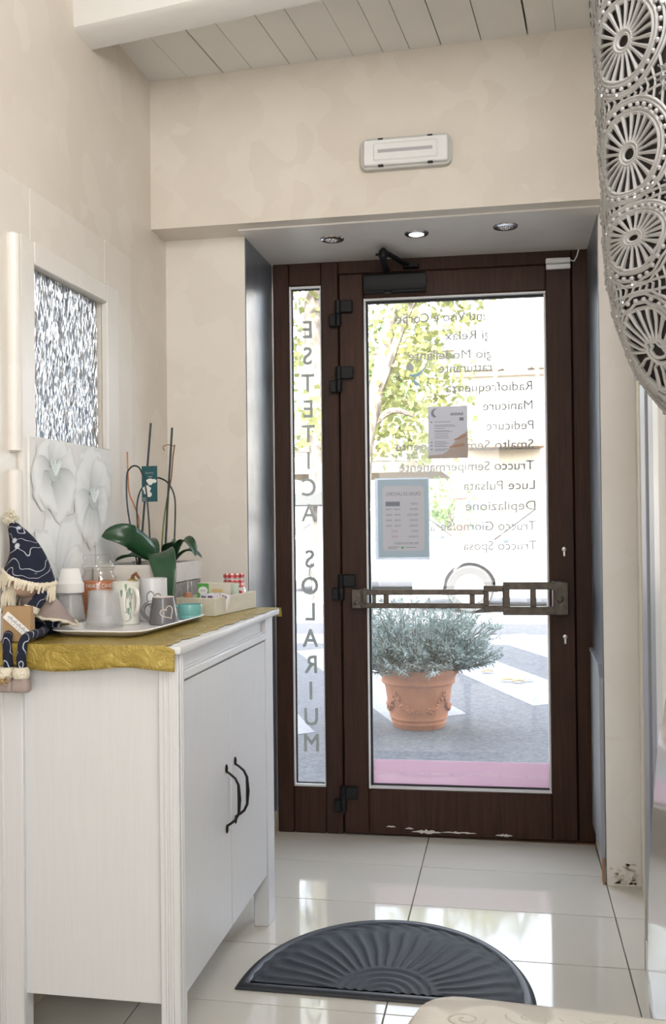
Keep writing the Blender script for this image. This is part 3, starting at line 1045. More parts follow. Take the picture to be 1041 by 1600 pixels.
lpart('photo', join(blade([(.005, .042, .002), (.03, .046, .005), (.06, .050, .006)], -.0013), blade([(.022, .068, .002), (.045, .076, .005), (.068, .086, .004)], -.0013)), M['print_skin'], N1)
lpart('emblem', MB().prism([(-.045+.017*math.cos(a), .170+.017*math.sin(a)) for a in [PI*.42+PI*1.05*i/14 for i in range(15)]]+
                           [(-.040+.012*math.cos(a), .172+.0135*math.sin(a)) for a in [PI*1.42-PI*.9*i/14 for i in range(15)]], -.0012, -.0008, 'y'), M['print_grey'], N1)
sq = MB()
for i in range(8):
    sq.box(.010+.006*i, .0145+.006*i, -.0011, -.0007, .160, .168+.003*(i % 2))
stuff(lpart('print', sq, M['print_grey'], N1, smooth=False))
rows = MB()
for i, (z, a, b_) in enumerate([(.136, -.05, .01), (.124, -.05, .022), (.119, -.05, .03), (.112, -.05, -.01), (.103, -.05, .005), (.099, -.05, .018), (.091, -.05, .002), (.083, -.05, .0), (.076, -.05, .004), (.062, -.05, -.008), (.056, -.05, .0), (.050, -.05, -.01), (.044, -.05, -.004), (.034, -.05, .003), (.029, -.05, -.01)]):
    rows.box(a, b_, -.0011, -.0007, z, z+.0018)
for z in (.136-.002, .058, .046, .032):
    rows.box(-.064, -.058, -.0011, -.0007, z, z+.005)
rows.box(.043, .059, -.0011, -.0007, .140, .152)
stuff(lpart('print', rows, M['print_grey'], N1, smooth=False))
N2, wN, hN = sheet_thing('opening_hours_notice', 'pale blue opening hours sheet in a punched plastic sleeve on the door glass', 'notice', .366, .572, 1.033, 1.335, .0255)
lpart('sleeve', MB().box(-wN/2+.0, wN/2, -.0005, 0, -.006, hN), M['sleeve'], N2)
lpart('paper', MB().box(-wN/2+.012, wN/2-.004, -.0012, -.0006, .004, hN-.006), M['paper_blue'], N2)
def rrect(x0, x1, z0, z1, r):
    p = []
    for cx, cz_, a0 in ((x1-r, z1-r, 0), (x0+r, z1-r, PI/2), (x0+r, z0+r, PI), (x1-r, z0+r, 3*PI/2)):
        p += [(cx+r*math.cos(a0+PI/2*i/5), cz_+r*math.sin(a0+PI/2*i/5)) for i in range(6)]
    return p
lpart('paper', MB().prism(rrect(-.073, .083, .028, .272, .014), -.0017, -.0012, 'y'), M['paper_white'], N2)
hl = MB()
for i in range(11):
    hl.box(-.100, -.0965, -.0016, -.0008, .03+i*.0235, .036+i*.0235)
stuff(lpart('punch_hole', hl, M['whitefilm'], N2, smooth=False))
def prn(s_, h, wd, xr, z, m='print_grey'):
    lpart('print', text_mb(s_, h, wd, True, xr, -.0019, z), M[m], N2, smooth=False)
prn('ORARI DI LAVORO', .014, .130, .070, .235)
lpart('print', MB().box(-.062, -.008, -.0021, -.0017, .196, .213), M['print_grey'], N2)
for i, (d, hrs, m) in enumerate([('LUNEDI', '', ''), ('MARTEDI', '14.00 / 19.00', 'print_grey'), ('MERCOLEDI', '10.00 - 18.00', 'print_grey'), ('GIOVEDI', '10.00 - 18.00', 'print_grey'),
                                 ('VENERDI', '10.00 - 18.00', 'print_grey'), ('SABATO', 'CHIUSO', 'print_red'), ('DOMENICA', 'CHIUSO', 'print_red')]):
    z = .201-i*.0205
    prn(d, .0075, .0045*len(d), .060, z)
    if hrs:
        prn(hrs, .0075, .0042*len(hrs), -.006 if len(hrs) > 8 else -.016, z, m)
prn('PER APPUNTAMENTI', .0085, .090, .060, .052)
for a, b_, z in ((.01, .052, .040), (-.055, -.012, .042), (-.055, -.02, .036)):
    lpart('print', MB().box(a, b_, -.0021, -.0017, z, z+.002), M['print_grey'], N2, smooth=False)
lpart('print', MB().prism([(0+.005*math.cos(q*PI/8), .040+.005*math.sin(q*PI/8)) for q in range(16)], -.0021, -.0017, 'y'), M['print_green'], N2)

# ================================================================== FITTINGS ON THE WALL
EL = thing('emergency_light', 'white emergency light with grey rim mounted above the entrance door', 'lamp', (-.308, 3.06, 2.295))
mb = MB().prism(rrect(-.452, -.164, 2.295, 2.394, .022), 3.035, 3.0605, 'y')
obj('rim', mb, M['greyplastic'], EL)
obj('face', MB().box(-.442, -.174, 3.022, 3.036, 2.304, 2.386, .004), M['whiteplastic'], EL)
obj('raised_face', MB().box(-.41, -.206, 3.016, 3.024, 2.316, 2.372, .004), M['whiteplastic'], EL)
obj('led_strip', MB().box(-.395, -.222, 3.0145, 3.017, 2.340, 2.350), M['led'], EL)
for x in (-.395, -.238):
    for z in (2.3865, 2.3025):
        obj('clip', MB().box(x, x+.016, 3.020, 3.034, z-.0015, z+.0015), M['ink'], EL)
for i, (x, y, lab) in enumerate(((-.592, 3.279, 'unlit chrome downlight in the soffit above the glass sidelight'), (-.299, 3.276, 'lit downlight shining in the middle of the door soffit'),
                                 (0.0, 3.262, 'unlit chrome downlight in the soffit nearest the lace curtain'))):
    L = thing('downlight', lab, 'lamp', (x, y, 2.154))
    obj('ring', MB().lathe([(.026, -.004), (.040, -.003), (.042, .0), (.030, .003), (.026, 0)], (x, y, 2.1535), 28, close=True), M['chrome'], L)
    obj('lens', MB().lathe([(.0, -.0035), (.022, -.003), (.027, -.001), (.027, .002)], (x, y, 2.1535), 24), M['lampglow'] if i == 1 else M['steel'], L)
    if i != 1:
        d = MB()
        for q in range(7):
            a = q*PI/3
            d.ball((x+(.013*math.cos(a) if q < 6 else 0), y+(.013*math.sin(a) if q < 6 else 0), 2.1495), .005, 8, 5)
        stuff(obj('led_dot', d, M['chrome'], L))
light('downlight_lamp', 'SPOT', (-.299, 3.276, 2.14), 3, .02, color=(1, .96, .88)).data.spot_size = math.radians(110)

# ================================================================== CABINET
CX0, CX1, CY0, CY1 = -1.135, -.70, 1.965, 2.80
CB = thing('cabinet', 'white painted two-door cabinet against the left wall', 'cabinet', (-.92, 2.38, 0))
def post(x0, x1, y0, y1, front):
    m = MB()
    m.box(x0, x1, y0, y1, 0, .897, .002)
    return m
pw = .045
for (x0, x1, y0, y1) in ((CX1-.045, CX1, CY0, CY0+.042), (CX1-.045, CX1, 2.722, CY1), (CX0, CX0+.075, CY0, CY0+.042), (CX0, CX0+.06, 2.75, CY1)):
    m = post(x0, x1, y0, y1, True)
    if y0 < 2.2:
        # reeded face
        k0 = x0+.012
        for j in range(2):
            m.box(k0+j*.012, k0+j*.012+.007, y0-.0025, y0+.004, .0005, .895, .0015)
        if x1 > -.8:
            for j in range(2):
                m.box(x1-.002, x1+.0025, y0+.012+j*.012, y0+.019+j*.012, .0005, .895, .0015)
    obj('leg', m, M['cabinet'], CB)
obj('side_panel', MB().box(CX0+.02, CX1-.02, CY0+.012, CY0+.026, .142, .897), M['cabinet'], CB)
obj('side_panel', MB().box(CX0+.02, CX1-.02, CY1-.026, CY1-.012, .142, .897), M['cabinet'], CB)
obj('back_panel', MB().box(CX0+.004, CX0+.012, CY0+.03, CY1-.03, .142, .897), M['cabinet'], CB)
obj('bottom_panel', MB().box(CX0+.02, CX1-.03, CY0+.03, CY1-.03, .150, .166), M['cabinet'], CB)
obj('top', MB().box(CX0-.012, CX1+.010, CY0-.010, 2.85, .895, .912, .003, 2), M['cabinet'], CB)
obj('frieze', MB().box(CX1-.030, CX1-.012, CY0+.042, 2.722, .85, .896), M['cabinet'], CB)
obj('rail', MB().box(CX1-.030, CX1+.001, CY0+.042, 2.722, .833, .853, .003).box(CX1-.030, CX1-.006, CY0+.042, 2.722, .853, .858, .001), M['cabinet'], CB)
ym = 2.365
for j, (a, b_) in enumerate(((CY0+.044, ym-.0012), (ym+.0012, 2.720))):
    dr = obj('door', MB().box(CX1-.024, CX1-.004, a, b_, .150, .8285, .0015), M['cabinet'], CB)
    y = ym-.042 if j == 0 else ym+.036
    zt, zb = .552, .418
    xs = CX1-.004
    pts = []
    for (dx, z) in ((.003, zt), (.012, zt-.006), (.024, zt-.016), (.032, zt-.032), (.034, (zt+zb)/2), (.032, zb+.032), (.024, zb+.016), (.012, zb+.006), (.003, zb)):
        pts.append((xs+dx, y, z))
    hm = MB().tube(pts, [.003, .0032, .0034, .0038, .0052, .0038, .0034, .0032, .003], 8)
    for z in (zt+.008, zb-.008):
        hm.ball((xs+.0015, y, z), .010, 10, 6, sx=.35, sy=.75, sz=1.15)
    obj('handle', hm, M['black'], dr)

# ---- gold foil cloth over the top, hanging over the near side
ZT = .9125
def gold_fn(u, v_):
    # u across x, v along y starting at the hem below the near edge
    x0, x1 = CX0-.012, CX1-.002
    L0 = .052
    L = L0+(2.858-(CY0-.012))
    s = v_*L
    x = x0+(x1-x0)*u
    if s < L0:
        k = s/L0
        y = CY0-.0135-.004*math.sin(u*23)*(1-k)-.004*(1-k)
        z = ZT+.001-(L0-s)*(1-.10*math.sin(u*9+1))
    else:
        y = CY0-.0135+(s-L0)
        z = ZT+.0012+.0006*math.sin(u*31+v_*17)
        fr = (s-L0)/(L-L0)
        x = x0+(CX1-.022+.028*fr+.004*math.sin(fr*40)+.004*math.sin(fr*93)-x0)*u
        if fr > .985:
            z -= .02*(fr-.985)/.015*0
    if s < .012+L0 and s >= L0:
        z += .0005
    return (x, y, z)
mb = MB().grid(gold_fn, 40, 110)
# far corner tongue hanging past the end of the top
mb.grid(lambda u, v_: (CX1-.05+.062*u, 2.852+.012*v_+.01*u, ZT+.0005-.028*v_*v_), 6, 6)
gc = obj('gold_cloth', mb, M['gold'], fixn=False)
tag(gc, 'crumpled gold foil cloth covering the white cabinet top', 'cloth')
sm = gc.modifiers.new('solid', 'SOLIDIFY')
sm.thickness = .0006
sm.offset = 1

# ---- tray
ZC = ZT+.0026
def rr_ring(cx, cy, hx, hy, r, z, n=6, rot=0):
    p = []
    for sx, sy, a0 in ((1, 1, 0), (-1, 1, PI/2), (-1, -1, PI), (1, -1, 3*PI/2)):
        for i in range(n+1):
            a = a0+PI/2*i/n
            x, y = sx*(hx-r)+r*math.cos(a), sy*(hy-r)+r*math.sin(a)
            p.append((cx+x*math.cos(rot)-y*math.sin(rot), cy+x*math.sin(rot)+y*math.cos(rot), z))
    return p
def rings(mb, rs, cap0=True, cap1=True):
    o = len(mb.v)
    n = len(rs[0])
    for r in rs:
        mb.v += r
    for j in range(len(rs)-1):
        for i in range(n):
            k = (i+1) % n
            mb.f.append((o+j*n+i, o+j*n+k, o+(j+1)*n+k, o+(j+1)*n+i))
    if cap0:
        mb.f.append(tuple(o+i for i in reversed(range(n))))
    if cap1:
        mb.f.append(tuple(o+(len(rs)-1)*n+i for i in range(n)))
    return mb
TCX, TCY, TR = -.930, 2.285, math.radians(-3.2)
mb = MB()
rings(mb, [rr_ring(TCX, TCY, .092, .190, .04, ZC, rot=TR), rr_ring(TCX, TCY, .111, .209, .05, ZC+.009, rot=TR), rr_ring(TCX, TCY, .120, .219, .05, ZC+.0135, rot=TR),
           rr_ring(TCX, TCY, .119, .218, .05, ZC+.0155, rot=TR), rr_ring(TCX, TCY, .108, .206, .05, ZC+.011, rot=TR), rr_ring(TCX, TCY, .092, .190, .04, ZC+.004, rot=TR)])
tag(obj('tray', mb, M['melamine'], ang=60), 'white melamine tray with raised rim carrying the mugs', 'tray')
ZR = ZC+.0042

def cupshape(c, prof_out, t, n=36):
    """open vessel of wall thickness t standing at c"""
    po = list(prof_out)
    pi = [(max(r-t, .001), max(z, po[0][1]+t)) for r, z in reversed(po)]
    return MB().lathe([(0.0005, po[0][1])]+po+pi+[(.0005, po[0][1]+t)], c, n)
def ear(c, ang, r0, z0, z1, out, rad, n=14, sec=8):
    """handle loop on a mug at angle ang"""
    pts = []
    for i in range(n+1):
        a = -PI/2+PI*i/n
        rr_ = r0+out*math.cos(a)
        z = (z0+z1)/2+(z1-z0)/2*math.sin(a)
        pts.append((c[0]+rr_*math.cos(ang), c[1]+rr_*math.sin(ang), c[2]+z))
    return MB().tube(pts, rad, sec)
def on_cyl(c, prof, pts, rad, lift=.0006, n=6, closed=False):
    """a raised line drawn on a vessel: pts in (angle, z)"""
    def rz(z):
        for (r0, z0), (r1, z1) in zip(prof, prof[1:]):
            if z0 <= z <= z1:
                return r0+(r1-r0)*(z-z0)/max(1e-6, z1-z0)
        return prof[-1][0]
    return MB().tube([(c[0]+(rz(z)+lift)*math.cos(a), c[1]+(rz(z)+lift)*math.sin(a), c[2]+z) for a, z in pts], rad, n, closed)
def patch_cyl(c, prof, pts, lift=.0008):
    def rz(z):
        for (r0, z0), (r1, z1) in zip(prof, prof[1:]):
            if z0 <= z <= z1:
                return r0+(r1-r0)*(z-z0)/max(1e-6, z1-z0)
        return prof[-1][0]
    vs_ = [(c[0]+(rz(z)+lift)*math.cos(a), c[1]+(rz(z)+lift)*math.sin(a), c[2]+z) for a, z in pts]
    return MB().add(vs_, [tuple(range(len(vs_)))])
VIEW = lambda c: math.atan2(-c[1], -c[0])      # the side of a vessel that faces the camera

# stack of clear cups, upside down
def clear_stack(name, label, c, r0, r1, h, n=3):
    o = thing(name, label, 'plastic cups', c)
    mb = MB()
    for k in range(n):
        dz = -0.0*k
        z0 = k*.006
        mb_ = cupshape((c[0], c[1], c[2]), [(r0-.0002*k, z0), (r0+.0012, z0+.001), (r0-.0002*k, z0+.003), (r1-.0002*k, h-.014+z0), (r1-.002, h-.012+z0)], .0009, 30)
        obj('cup', mb_, M['clearcup'], o)
    return o
def inverted_cup(c, r0, r1, h, m, name, label, ribs=True):
    prof = [(r0, 0), (r0+.0015, .001), (r0+.0015, .003), (r0-.0005, .005)]
    for i in range(1, 9):
        t = i/8
        prof.append((r0+(r1-r0)*t-.0005, .005+(h-.005)*t))
    prof.append((r1-.003, h+.001))
    inner = [(max(r-.001, .001), z) for r, z in reversed(prof[:-1])]
    mb = MB().lathe(prof+[(0.0005, h+.001), (.0005, h-.0005)]+inner, c, 32)
    return tag(obj(name, mb, m), label, 'cup')
cc = (-.985, 2.235, ZR)
g1 = 'clear plastic cups nested upside down at the front of the tray'
for k in range(3):
    inverted_cup((cc[0], cc[1], cc[2]+.007*k), .0455-.0003*k, .0345, .078, M['clearcup'], 'plastic_cup', ('outermost', 'middle', 'topmost')[k]+' clear plastic cup of the upside-down stack at the front of the tray')['group'] = g1
# floral mug
c = (-.962, 2.315, ZR)
prof = [(.030, 0), (.0335, .003), (.0345, .02), (.0345, .07), (.0335, .095), (.0345, .108)]
o = thing('floral_mug', 'cream mug with painted grey and green sprigs beside the clear cups', 'mug', c)
obj('body', cupshape(c, prof, .003), M['cream_glaze'], o)
va = VIEW(c)
obj('handle', ear(c, va+.62, .033, .028, .092, .020, .005), M['cream_glaze'], o)
for a, z in ((.30, .085), (.12, .075), (.34, .05), (.02, .095), (-.3, .08), (.2, .035), (-.55, .06), (.42, .072)):
    aa = va+a
    pts = [(aa+.16*math.sin(q*PI/5)*.6+.04*math.cos(q), z+.010*math.cos(q*PI/5)) for q in range(10)]
    obj('painted_leaf', patch_cyl(c, prof, pts), M['sage' if rnd.random() < .6 else 'sage_grey'], o, fixn=False)
obj('painted_stem', join(on_cyl(c, prof, [(va+.28+.12*math.sin(i*.5), .018+.008*i) for i in range(10)], .0011), on_cyl(c, prof, [(va+.1-.1*math.sin(i*.4), .03+.007*i) for i in range(9)], .0009),
                         on_cyl(c, prof, [(va-.1+.5*math.sin(i*PI/8), .022+.012*math.cos(i*PI/8)) for i in range(9)], .0009)), M['sage_grey'], o)
# white mug with heart outline
c = (-.922, 2.405, ZR)
prof = [(.033, 0), (.0365, .003), (.037, .02), (.0355, .112)]
o = thing('white_mug', 'tall white mug with a grey stitched heart outline on the tray', 'mug', c)
obj('body', cupshape(c, prof, .003), M['white_glaze'], o)
va = VIEW(c)
hp = []
for i in range(36):
    t = 2*PI*i/36
    hx, hy = math.sin(t)**3, (13*math.cos(t)-5*math.cos(2*t)-2*math.cos(3*t)-math.cos(4*t))/16
    hp.append((va+.02+.55*(hx*.95+hy*.2), .055+.030*(hy*.95-hx*.2)))
obj('heart_line', on_cyl(c, prof, hp, .0013, closed=True), M['line_grey'], o)
# grey mug with pale heart, tapered, handle to the left
c = (-.885, 2.418, ZR)
c = (-.864, 2.322, ZR)
prof = [(.034, 0), (.0365, .003), (.036, .012), (.033, .035), (.0275, .066), (.0275, .069)]
o = thing('grey_mug', 'small dark grey mug with a pale heart outline and looped handle', 'mug', c)
va = VIEW(c)
obj('body', cupshape(c, prof, .003), M['grey_glaze'], o)
obj('handle', ear(c, va-1.35, .030, .014, .056, .022, .0048), M['grey_glaze'], o)
hp = []
for i in range(30):
    t = 2*PI*i/30
    hx = math.sin(t)**3
    hy = (13*math.cos(t)-5*math.cos(2*t)-2*math.cos(3*t)-math.cos(4*t))/16
    ca, sa = math.cos(.5), math.sin(.5)
    hp.append((va+.30+.52*(hx*ca-hy*sa), .032+.017*(hx*sa+hy*ca)))
obj('heart_line', on_cyl(c, prof, hp, .0012, closed=True), M['line_pale'], o)
obj('rim', MB().lathe([(.0245, .0685), (.0262, .0702), (.0277, .0688)], c, 32), M['line_pale'], o)
# teal cup
c = (-.838, 2.452, ZR)
prof = [(.027, 0), (.0305, .003), (.0315, .008), (.0305, .012), (.0325, .016), (.0325, .034), (.0315, .040)]
o = thing('teal_cup', 'low turquoise cup at the far end of the tray', 'cup', c)
obj('body', cupshape(c, prof, .003), M['teal_glaze'], o)
obj('handle', ear(c, VIEW(c)-1.5, .031, .012, .034, .012, .0035), M['teal_glaze'], o)
# inverted clear cups with white foam cups on top
c = (-1.098, 2.285, ZR+.004)
c = (-1.098, 2.285, ZR+.007)
for k in range(3):
    inverted_cup((c[0], c[1], c[2]+.006*k), .0375-.0003*k, .028, .066, M['clearcup'], 'plastic_cup', ('outermost', 'middle', 'topmost')[k]+' clear plastic cup of the stack under the white foam cups')['group'] = 'clear cups under the foam cups'
for k in range(2):
    prof = [(.031, .0), (.0335, .002), (.0335, .020), (.031, .023), (.024, .050), (.021, .053)]
    prof = [(.0335-.001*k, .0+.003*k), (.0345, .004+.006*k), (.034, .020), (.030, .024), (.0235, .051+.003*k), (.0205, .054+.003*k)]
    mb = MB().lathe(prof+[(.0005, prof[-1][1]), (.0005, prof[-1][1]-.001), (.0195, prof[-1][1]-.001), (.032, prof[0][1])], (c[0], c[1], c[2]+.0755+.004*k), 32)
    tag(obj('foam_cup', mb, M['foam']), 'white foam cup, %s of two turned upside down beside the candle' % ('lower' if k == 0 else 'upper'), 'cup', 'white foam cups upside down')
# candle jar
c = (-1.092, 2.445, ZC)
c = (-1.092, 2.62, ZC)
c = (-1.091, 2.442, ZC)
cj = c
o = thing('candle_jar', 'glass jar candle of orange wax with glass lid beside the canvas', 'candle', c)
prof = [(.045, 0), (.049, .004), (.0495, .10), (.047, .116), (.040, .126), (.0385, .134), (.042, .137), (.042, .142)]
obj('jar', cupshape(c, prof, .0025), M['clearglass'], o)
obj('wax', MB().lathe([(.0005, .006), (.0455, .006), (.0462, .012), (.0462, .104), (.044, .107), (.0005, .1045)], c, 36), M['wax'], o)
obj('lid', MB().lathe([(.0005, .142), (.043, .142), (.0445, .146), (.042, .152), (.037, .156), (.036, .160), (.041, .164), (.042, .172), (.038, .177), (.0005, .178)], c, 36), M['clearglass'], o)
obj('wick', MB().tube([(c[0], c[1], c[2]+.104), (c[0]+.001, c[1], c[2]+.118)], .0012, 6), M['wick'], o)
va = VIEW(c)
lp = [(.05, .02), (.05, .075)]
def arc_patch(a0, a1, z0, z1, r, n=16):
    return MB().grid(lambda u, v_: (c[0]+r*math.cos(a0+(a1-a0)*u), c[1]+r*math.sin(a0+(a1-a0)*u), c[2]+z0+(z1-z0)*v_), n, 1)
obj('label', arc_patch(va-.62, va+.50, .022, .083, .0500), M['silverlabel'], o, fixn=False)
obj('label', arc_patch(va-.45, va+.35, .030, .062, .0504), M['ink'], o, fixn=False)
t = text_mb('YANKEE CANDLE', .0105, .086, False, 0, 0, 0, 'CENTER')
t.v = [(c[0]+.0505*math.cos(va+.12+x/.0505), c[1]+.0505*math.sin(va+.12+x/.0505), c[2]+.0905+z) for x, y, z in t.v]
obj('lettering', t, M['print_white'], o, fixn=False, smooth=False)

# gold trinket and small bottle behind the mugs
c = (-1.0, 2.452, ZR)
o = thing('gold_trinket', 'small gold ornament with a twisted dark peak behind the white mug', 'ornament', c)
obj('body', MB().lathe([(.0005, 0), (.018, 0), (.024, .03), (.025, .075), (.022, .092), (.013, .103), (.006, .108)], c, 20), M['goldthing'], o)
obj('peak', MB().tube([(c[0], c[1], c[2]+.10), (c[0]+.002, c[1], c[2]+.115), (c[0]+.010, c[1], c[2]+.122), (c[0]+.022, c[1], c[2]+.106)], [.007, .005, .005, .003], 8), M['brownstem'], o)
c = (-.936, 2.455, ZR)
o = thing('small_bottle', 'small dark glass bottle between the white and grey mugs', 'bottle', c)
obj('body', MB().lathe([(.0005, 0), (.012, 0), (.013, .003), (.013, .045), (.006, .055), (.006, .068)], c, 18), M['darkglass'], o)
obj('stopper', MB().lathe([(.0065, .066), (.0065, .078), (.004, .081)], c, 14), M['ink'], o)
c = tuple(Matrix.Translation((-.806, 2.568, ZC)) @ Matrix.Rotation(math.atan2(-.048, .314), 4, 'Z') @ Vector((-.098, .030, .0066)))
o = thing('small_jar', 'little clear glass jar with amber wax in the corner of the wooden box', 'jar', c)
obj('glass', cupshape(c, [(.012, 0), (.013, .003), (.013, .075), (.011, .085), (.011, .092)], .0016, 24), M['clearglass'], o)
obj('wax', MB().lathe([(.0005, .003), (.011, .003), (.011, .056), (.0005, .056)], c, 20), M['amber'], o)

# ---- planter box with two orchids
PX0, PX1, PY0, PY1 = -1.140, -.934, 2.515, 2.838
o = thing('planter_box', 'long whitewashed wooden planter holding the two orchids in the corner', 'planter', ((PX0+PX1)/2, (PY0+PY1)/2, ZC))
za, zm, zz = ZC, 1.004, 1.060
for (y0, y1) in ((PY0, PY0+.012), (PY1-.012, PY1)):
    obj('board', MB().box(PX0, PX1, y0, y1, zm+.001, zz, .0015), M['whitewash'], o)
    obj('board', MB().box(PX0, PX1, y0+.002, y1-.002, za, zm-.001, .0015), M['greywash'], o)
for (x0, x1) in ((PX0, PX0+.012), (PX1-.012, PX1)):
    obj('end_board', MB().box(x0, x1, PY0+.0125, PY1-.0125, zm+.001, zz, .0015), M['whitewash'], o)
    obj('end_board', MB().box(x0+.002, x1-.002, PY0+.0125, PY1-.0125, za, zm-.001, .0015), M['greywash'], o)
obj('bark', MB().grid(lambda u, v_: (PX0+.013+u*(PX1-PX0-.026), PY0+.013+v_*(PY1-PY0-.026), 1.035+.008*math.sin(u*37)*math.sin(v_*29+u*9)), 20, 8), M['soil'], o)

def leafshape(p0, p1, droop, width, nrm, fold=.25, n=12, curve=None):
    """strap leaf from p0 to p1, arching; nrm is the side direction"""
    p0, p1 = Vector(p0), Vector(p1)
    side = Vector(nrm).normalized()
    mb = MB()
    pts = []
    for i in range(n+1):
        t = i/n
        p = p0.lerp(p1, t)+Vector(droop)*math.sin(PI*t)
        pts.append(p)
    o_ = len(mb.v)
    m_ = 5
    for i in range(n+1):
        t = i/n
        wd = width*(math.sin(PI*min(1, .10+.9*t))**.55 if t < .999 else .02)
        tg = (pts[min(n, i+1)]-pts[max(0, i-1)]).normalized()
        sd = (side-tg*side.dot(tg)).normalized()
        up = sd.cross(tg)
        if up.z < 0:
            up = -up
        for j in range(m_):
            q = (j/(m_-1)-.5)*2
            mb.v.append(tuple(pts[i]+sd*wd*q+up*(fold*wd*q*q)))
    for i in range(n):
        for j in range(m_-1):
            a = o_+i*m_+j
            mb.f.append((a, a+1, a+m_+1, a+m_))
    return mb
def solid(o_, t=.0018):
    s_ = o_.modifiers.new('solid', 'SOLIDIFY')
    s_.thickness = t
    return o_
o1 = thing('orchid', 'orchid with broad dark leaves, plant tag and two looped stems, nearest the canvas', 'orchid', (-1.075, 2.787, 1.035))
cr = (-1.055, 2.70, 1.055)
for (p0, p1, dr_, wd, nr, fo) in (((-1.01, 2.66, 1.075), (-1.130, 2.55, 1.140), (.01, -.02, .030), .034, (.45, .5, .65), .3),
                                  ((-1.005, 2.655, 1.078), (-.903, 2.478, .952), (.012, -.035, .062), .038, (1, .15, .25), .22),
                                  ((-1.02, 2.66, 1.07), (-1.120, 2.62, 1.068), (.0, -.01, .012), .026, (.4, .9, .1), .3),
                                  ((-1.02, 2.67, 1.07), (-1.090, 2.78, 1.125), (0, 0, .02), .024, (1, .5, 0), .3)):
    solid(obj('leaf', leafshape(p0, p1, dr_, wd, nr, fo), M['orchid_leaf'], o1, fixn=False))
def spl(pts, n=6):
    P = [Vector(p) for p in pts]
    out = []
    for i in range(len(P)-1):
        a, b_, c_, d_ = P[max(0, i-1)], P[i], P[i+1], P[min(len(P)-1, i+2)]
        for j in range(n):
            t = j/n
            out.append(.5*((2*b_)+(-a+c_)*t+(2*a-5*b_+4*c_-d_)*t*t+(-a+3*b_-3*c_+d_)*t**3))
    out.append(P[-1])
    return out
def xz(L, y):  # stem points come from image pixels, cast onto a chosen depth beforehand
    return [(x, y, z) for x, z in L]
obj('stake', MB().tube([(-1.114, 2.79, 1.036), (-1.073, 2.79, 1.481)], .0034, 8), M['stake'], o1)
obj('looped_stem', MB().tube(spl(xz([(-1.102, 1.036), (-1.119, 1.132), (-1.135, 1.229), (-1.136, 1.316), (-1.126, 1.341), (-1.109, 1.349), (-1.091, 1.335), (-1.075, 1.277), (-1.066, 1.17), (-1.061, 1.036)], 2.75)), .0026, 8), M['hoop'], o1)
obj('dry_stem', MB().tube(spl(xz([(-1.150, 1.395), (-1.148, 1.318), (-1.145, 1.269), (-1.129, 1.23), (-1.114, 1.19), (-1.115, 1.161), (-1.128, 1.112), (-1.12, 1.036)], 2.79)), .0024, 8), M['drystem'], o1)
tg_ = obj('plant_tag', MB().box(-1.089, -1.040, 2.752, 2.7535, 1.240, 1.3475), M['tag'], o1)
obj('petal', MB().prism([(-1.062+.011*math.cos(a)*(1+.3*math.sin(3*a)), 1.300+.010*math.sin(a)) for a in [q*PI/8 for q in range(16)]], 2.7512, 2.752, 'y')
    .prism([(-1.073+.012*math.cos(a)*(1+.25*math.sin(5*a)), 1.276+.014*math.sin(a)) for a in [q*PI/8 for q in range(16)]], 2.7512, 2.752, 'y')
    .prism([(-1.050+.008*math.cos(a), 1.302+.006*math.sin(a)) for a in [q*PI/8 for q in range(16)]], 2.7510, 2.7519, 'y')
    .prism([(-1.066+.009*math.cos(a), 1.262+.008*math.sin(a)) for a in [q*PI/8 for q in range(16)]], 2.7510, 2.7519, 'y'), M['petal_white'], tg_)
obj('lettering', text_mb('Serene', .007, .026, False, -1.078, 2.7515, 1.324), M['ink_grey'], tg_, smooth=False)
for x, z, wd in ((-1.068, 1.314, .012), (-1.086, 1.249, .014), (-1.086, 1.243, .012)):
    obj('print', MB().box(x, x+wd, 2.7512, 2.752, z, z+.0025), M['ink_grey'], tg_, smooth=False)
o2 = thing('orchid', 'orchid with a tall stake, olive stem and one wide looped stem beside the corner', 'orchid', (-1.0, 2.79, 1.035))
cr = (-1.0, 2.785, 1.055)
for (p1, dr_, wd, nr, fo) in (((-.915, 2.73, 1.075), (.0, 0, .055), .026, (.2, 1, .2), .35), ((-.918, 2.80, 1.068), (.0, .0, .028), .018, (.1, 1, .1), .3),
                              ((-.965, 2.70, 1.120), (-.015, -.01, .02), .022, (.6, .6, .5), .3)):
    solid(obj('leaf', leafshape(cr, p1, dr_, wd, nr, fo), M['orchid_leaf'], o2, fixn=False))
obj('stake', MB().tube([(-1.034, 2.79, 1.036), (-1.022, 2.79, 1.228), (-1.005, 2.79, 1.465)], .0034, 8), M['stake'], o2)
obj('looped_stem', MB().tube(spl(xz([(-1.106, 1.036), (-1.109, 1.171), (-1.11, 1.229), (-1.1, 1.271), (-1.079, 1.296), (-1.055, 1.309), (-1.036, 1.311), (-1.01, 1.295), (-.991, 1.256), (-.989, 1.189), (-.997, 1.036)], 2.765)), .0026, 8), M['hoop'], o2)
obj('flower_stem', MB().tube(spl(xz([(-1.001, 1.414), (-1.007, 1.375), (-1.012, 1.32), (-1.016, 1.297)], 2.80)), .0022, 8), M['brownstem'], o2)
obj('flower_stem', MB().tube(spl(xz([(-1.016, 1.297), (-1.034, 1.209), (-1.043, 1.131), (-1.048, 1.036)], 2.80)), .0026, 8), M['greenstem'], o2)
obj('twig', MB().tube(spl(xz([(-1.034, 1.396), (-1.038, 1.408), (-1.023, 1.414), (-1.003, 1.410)], 2.80)), .0013, 6), M['brownstem'], o2)

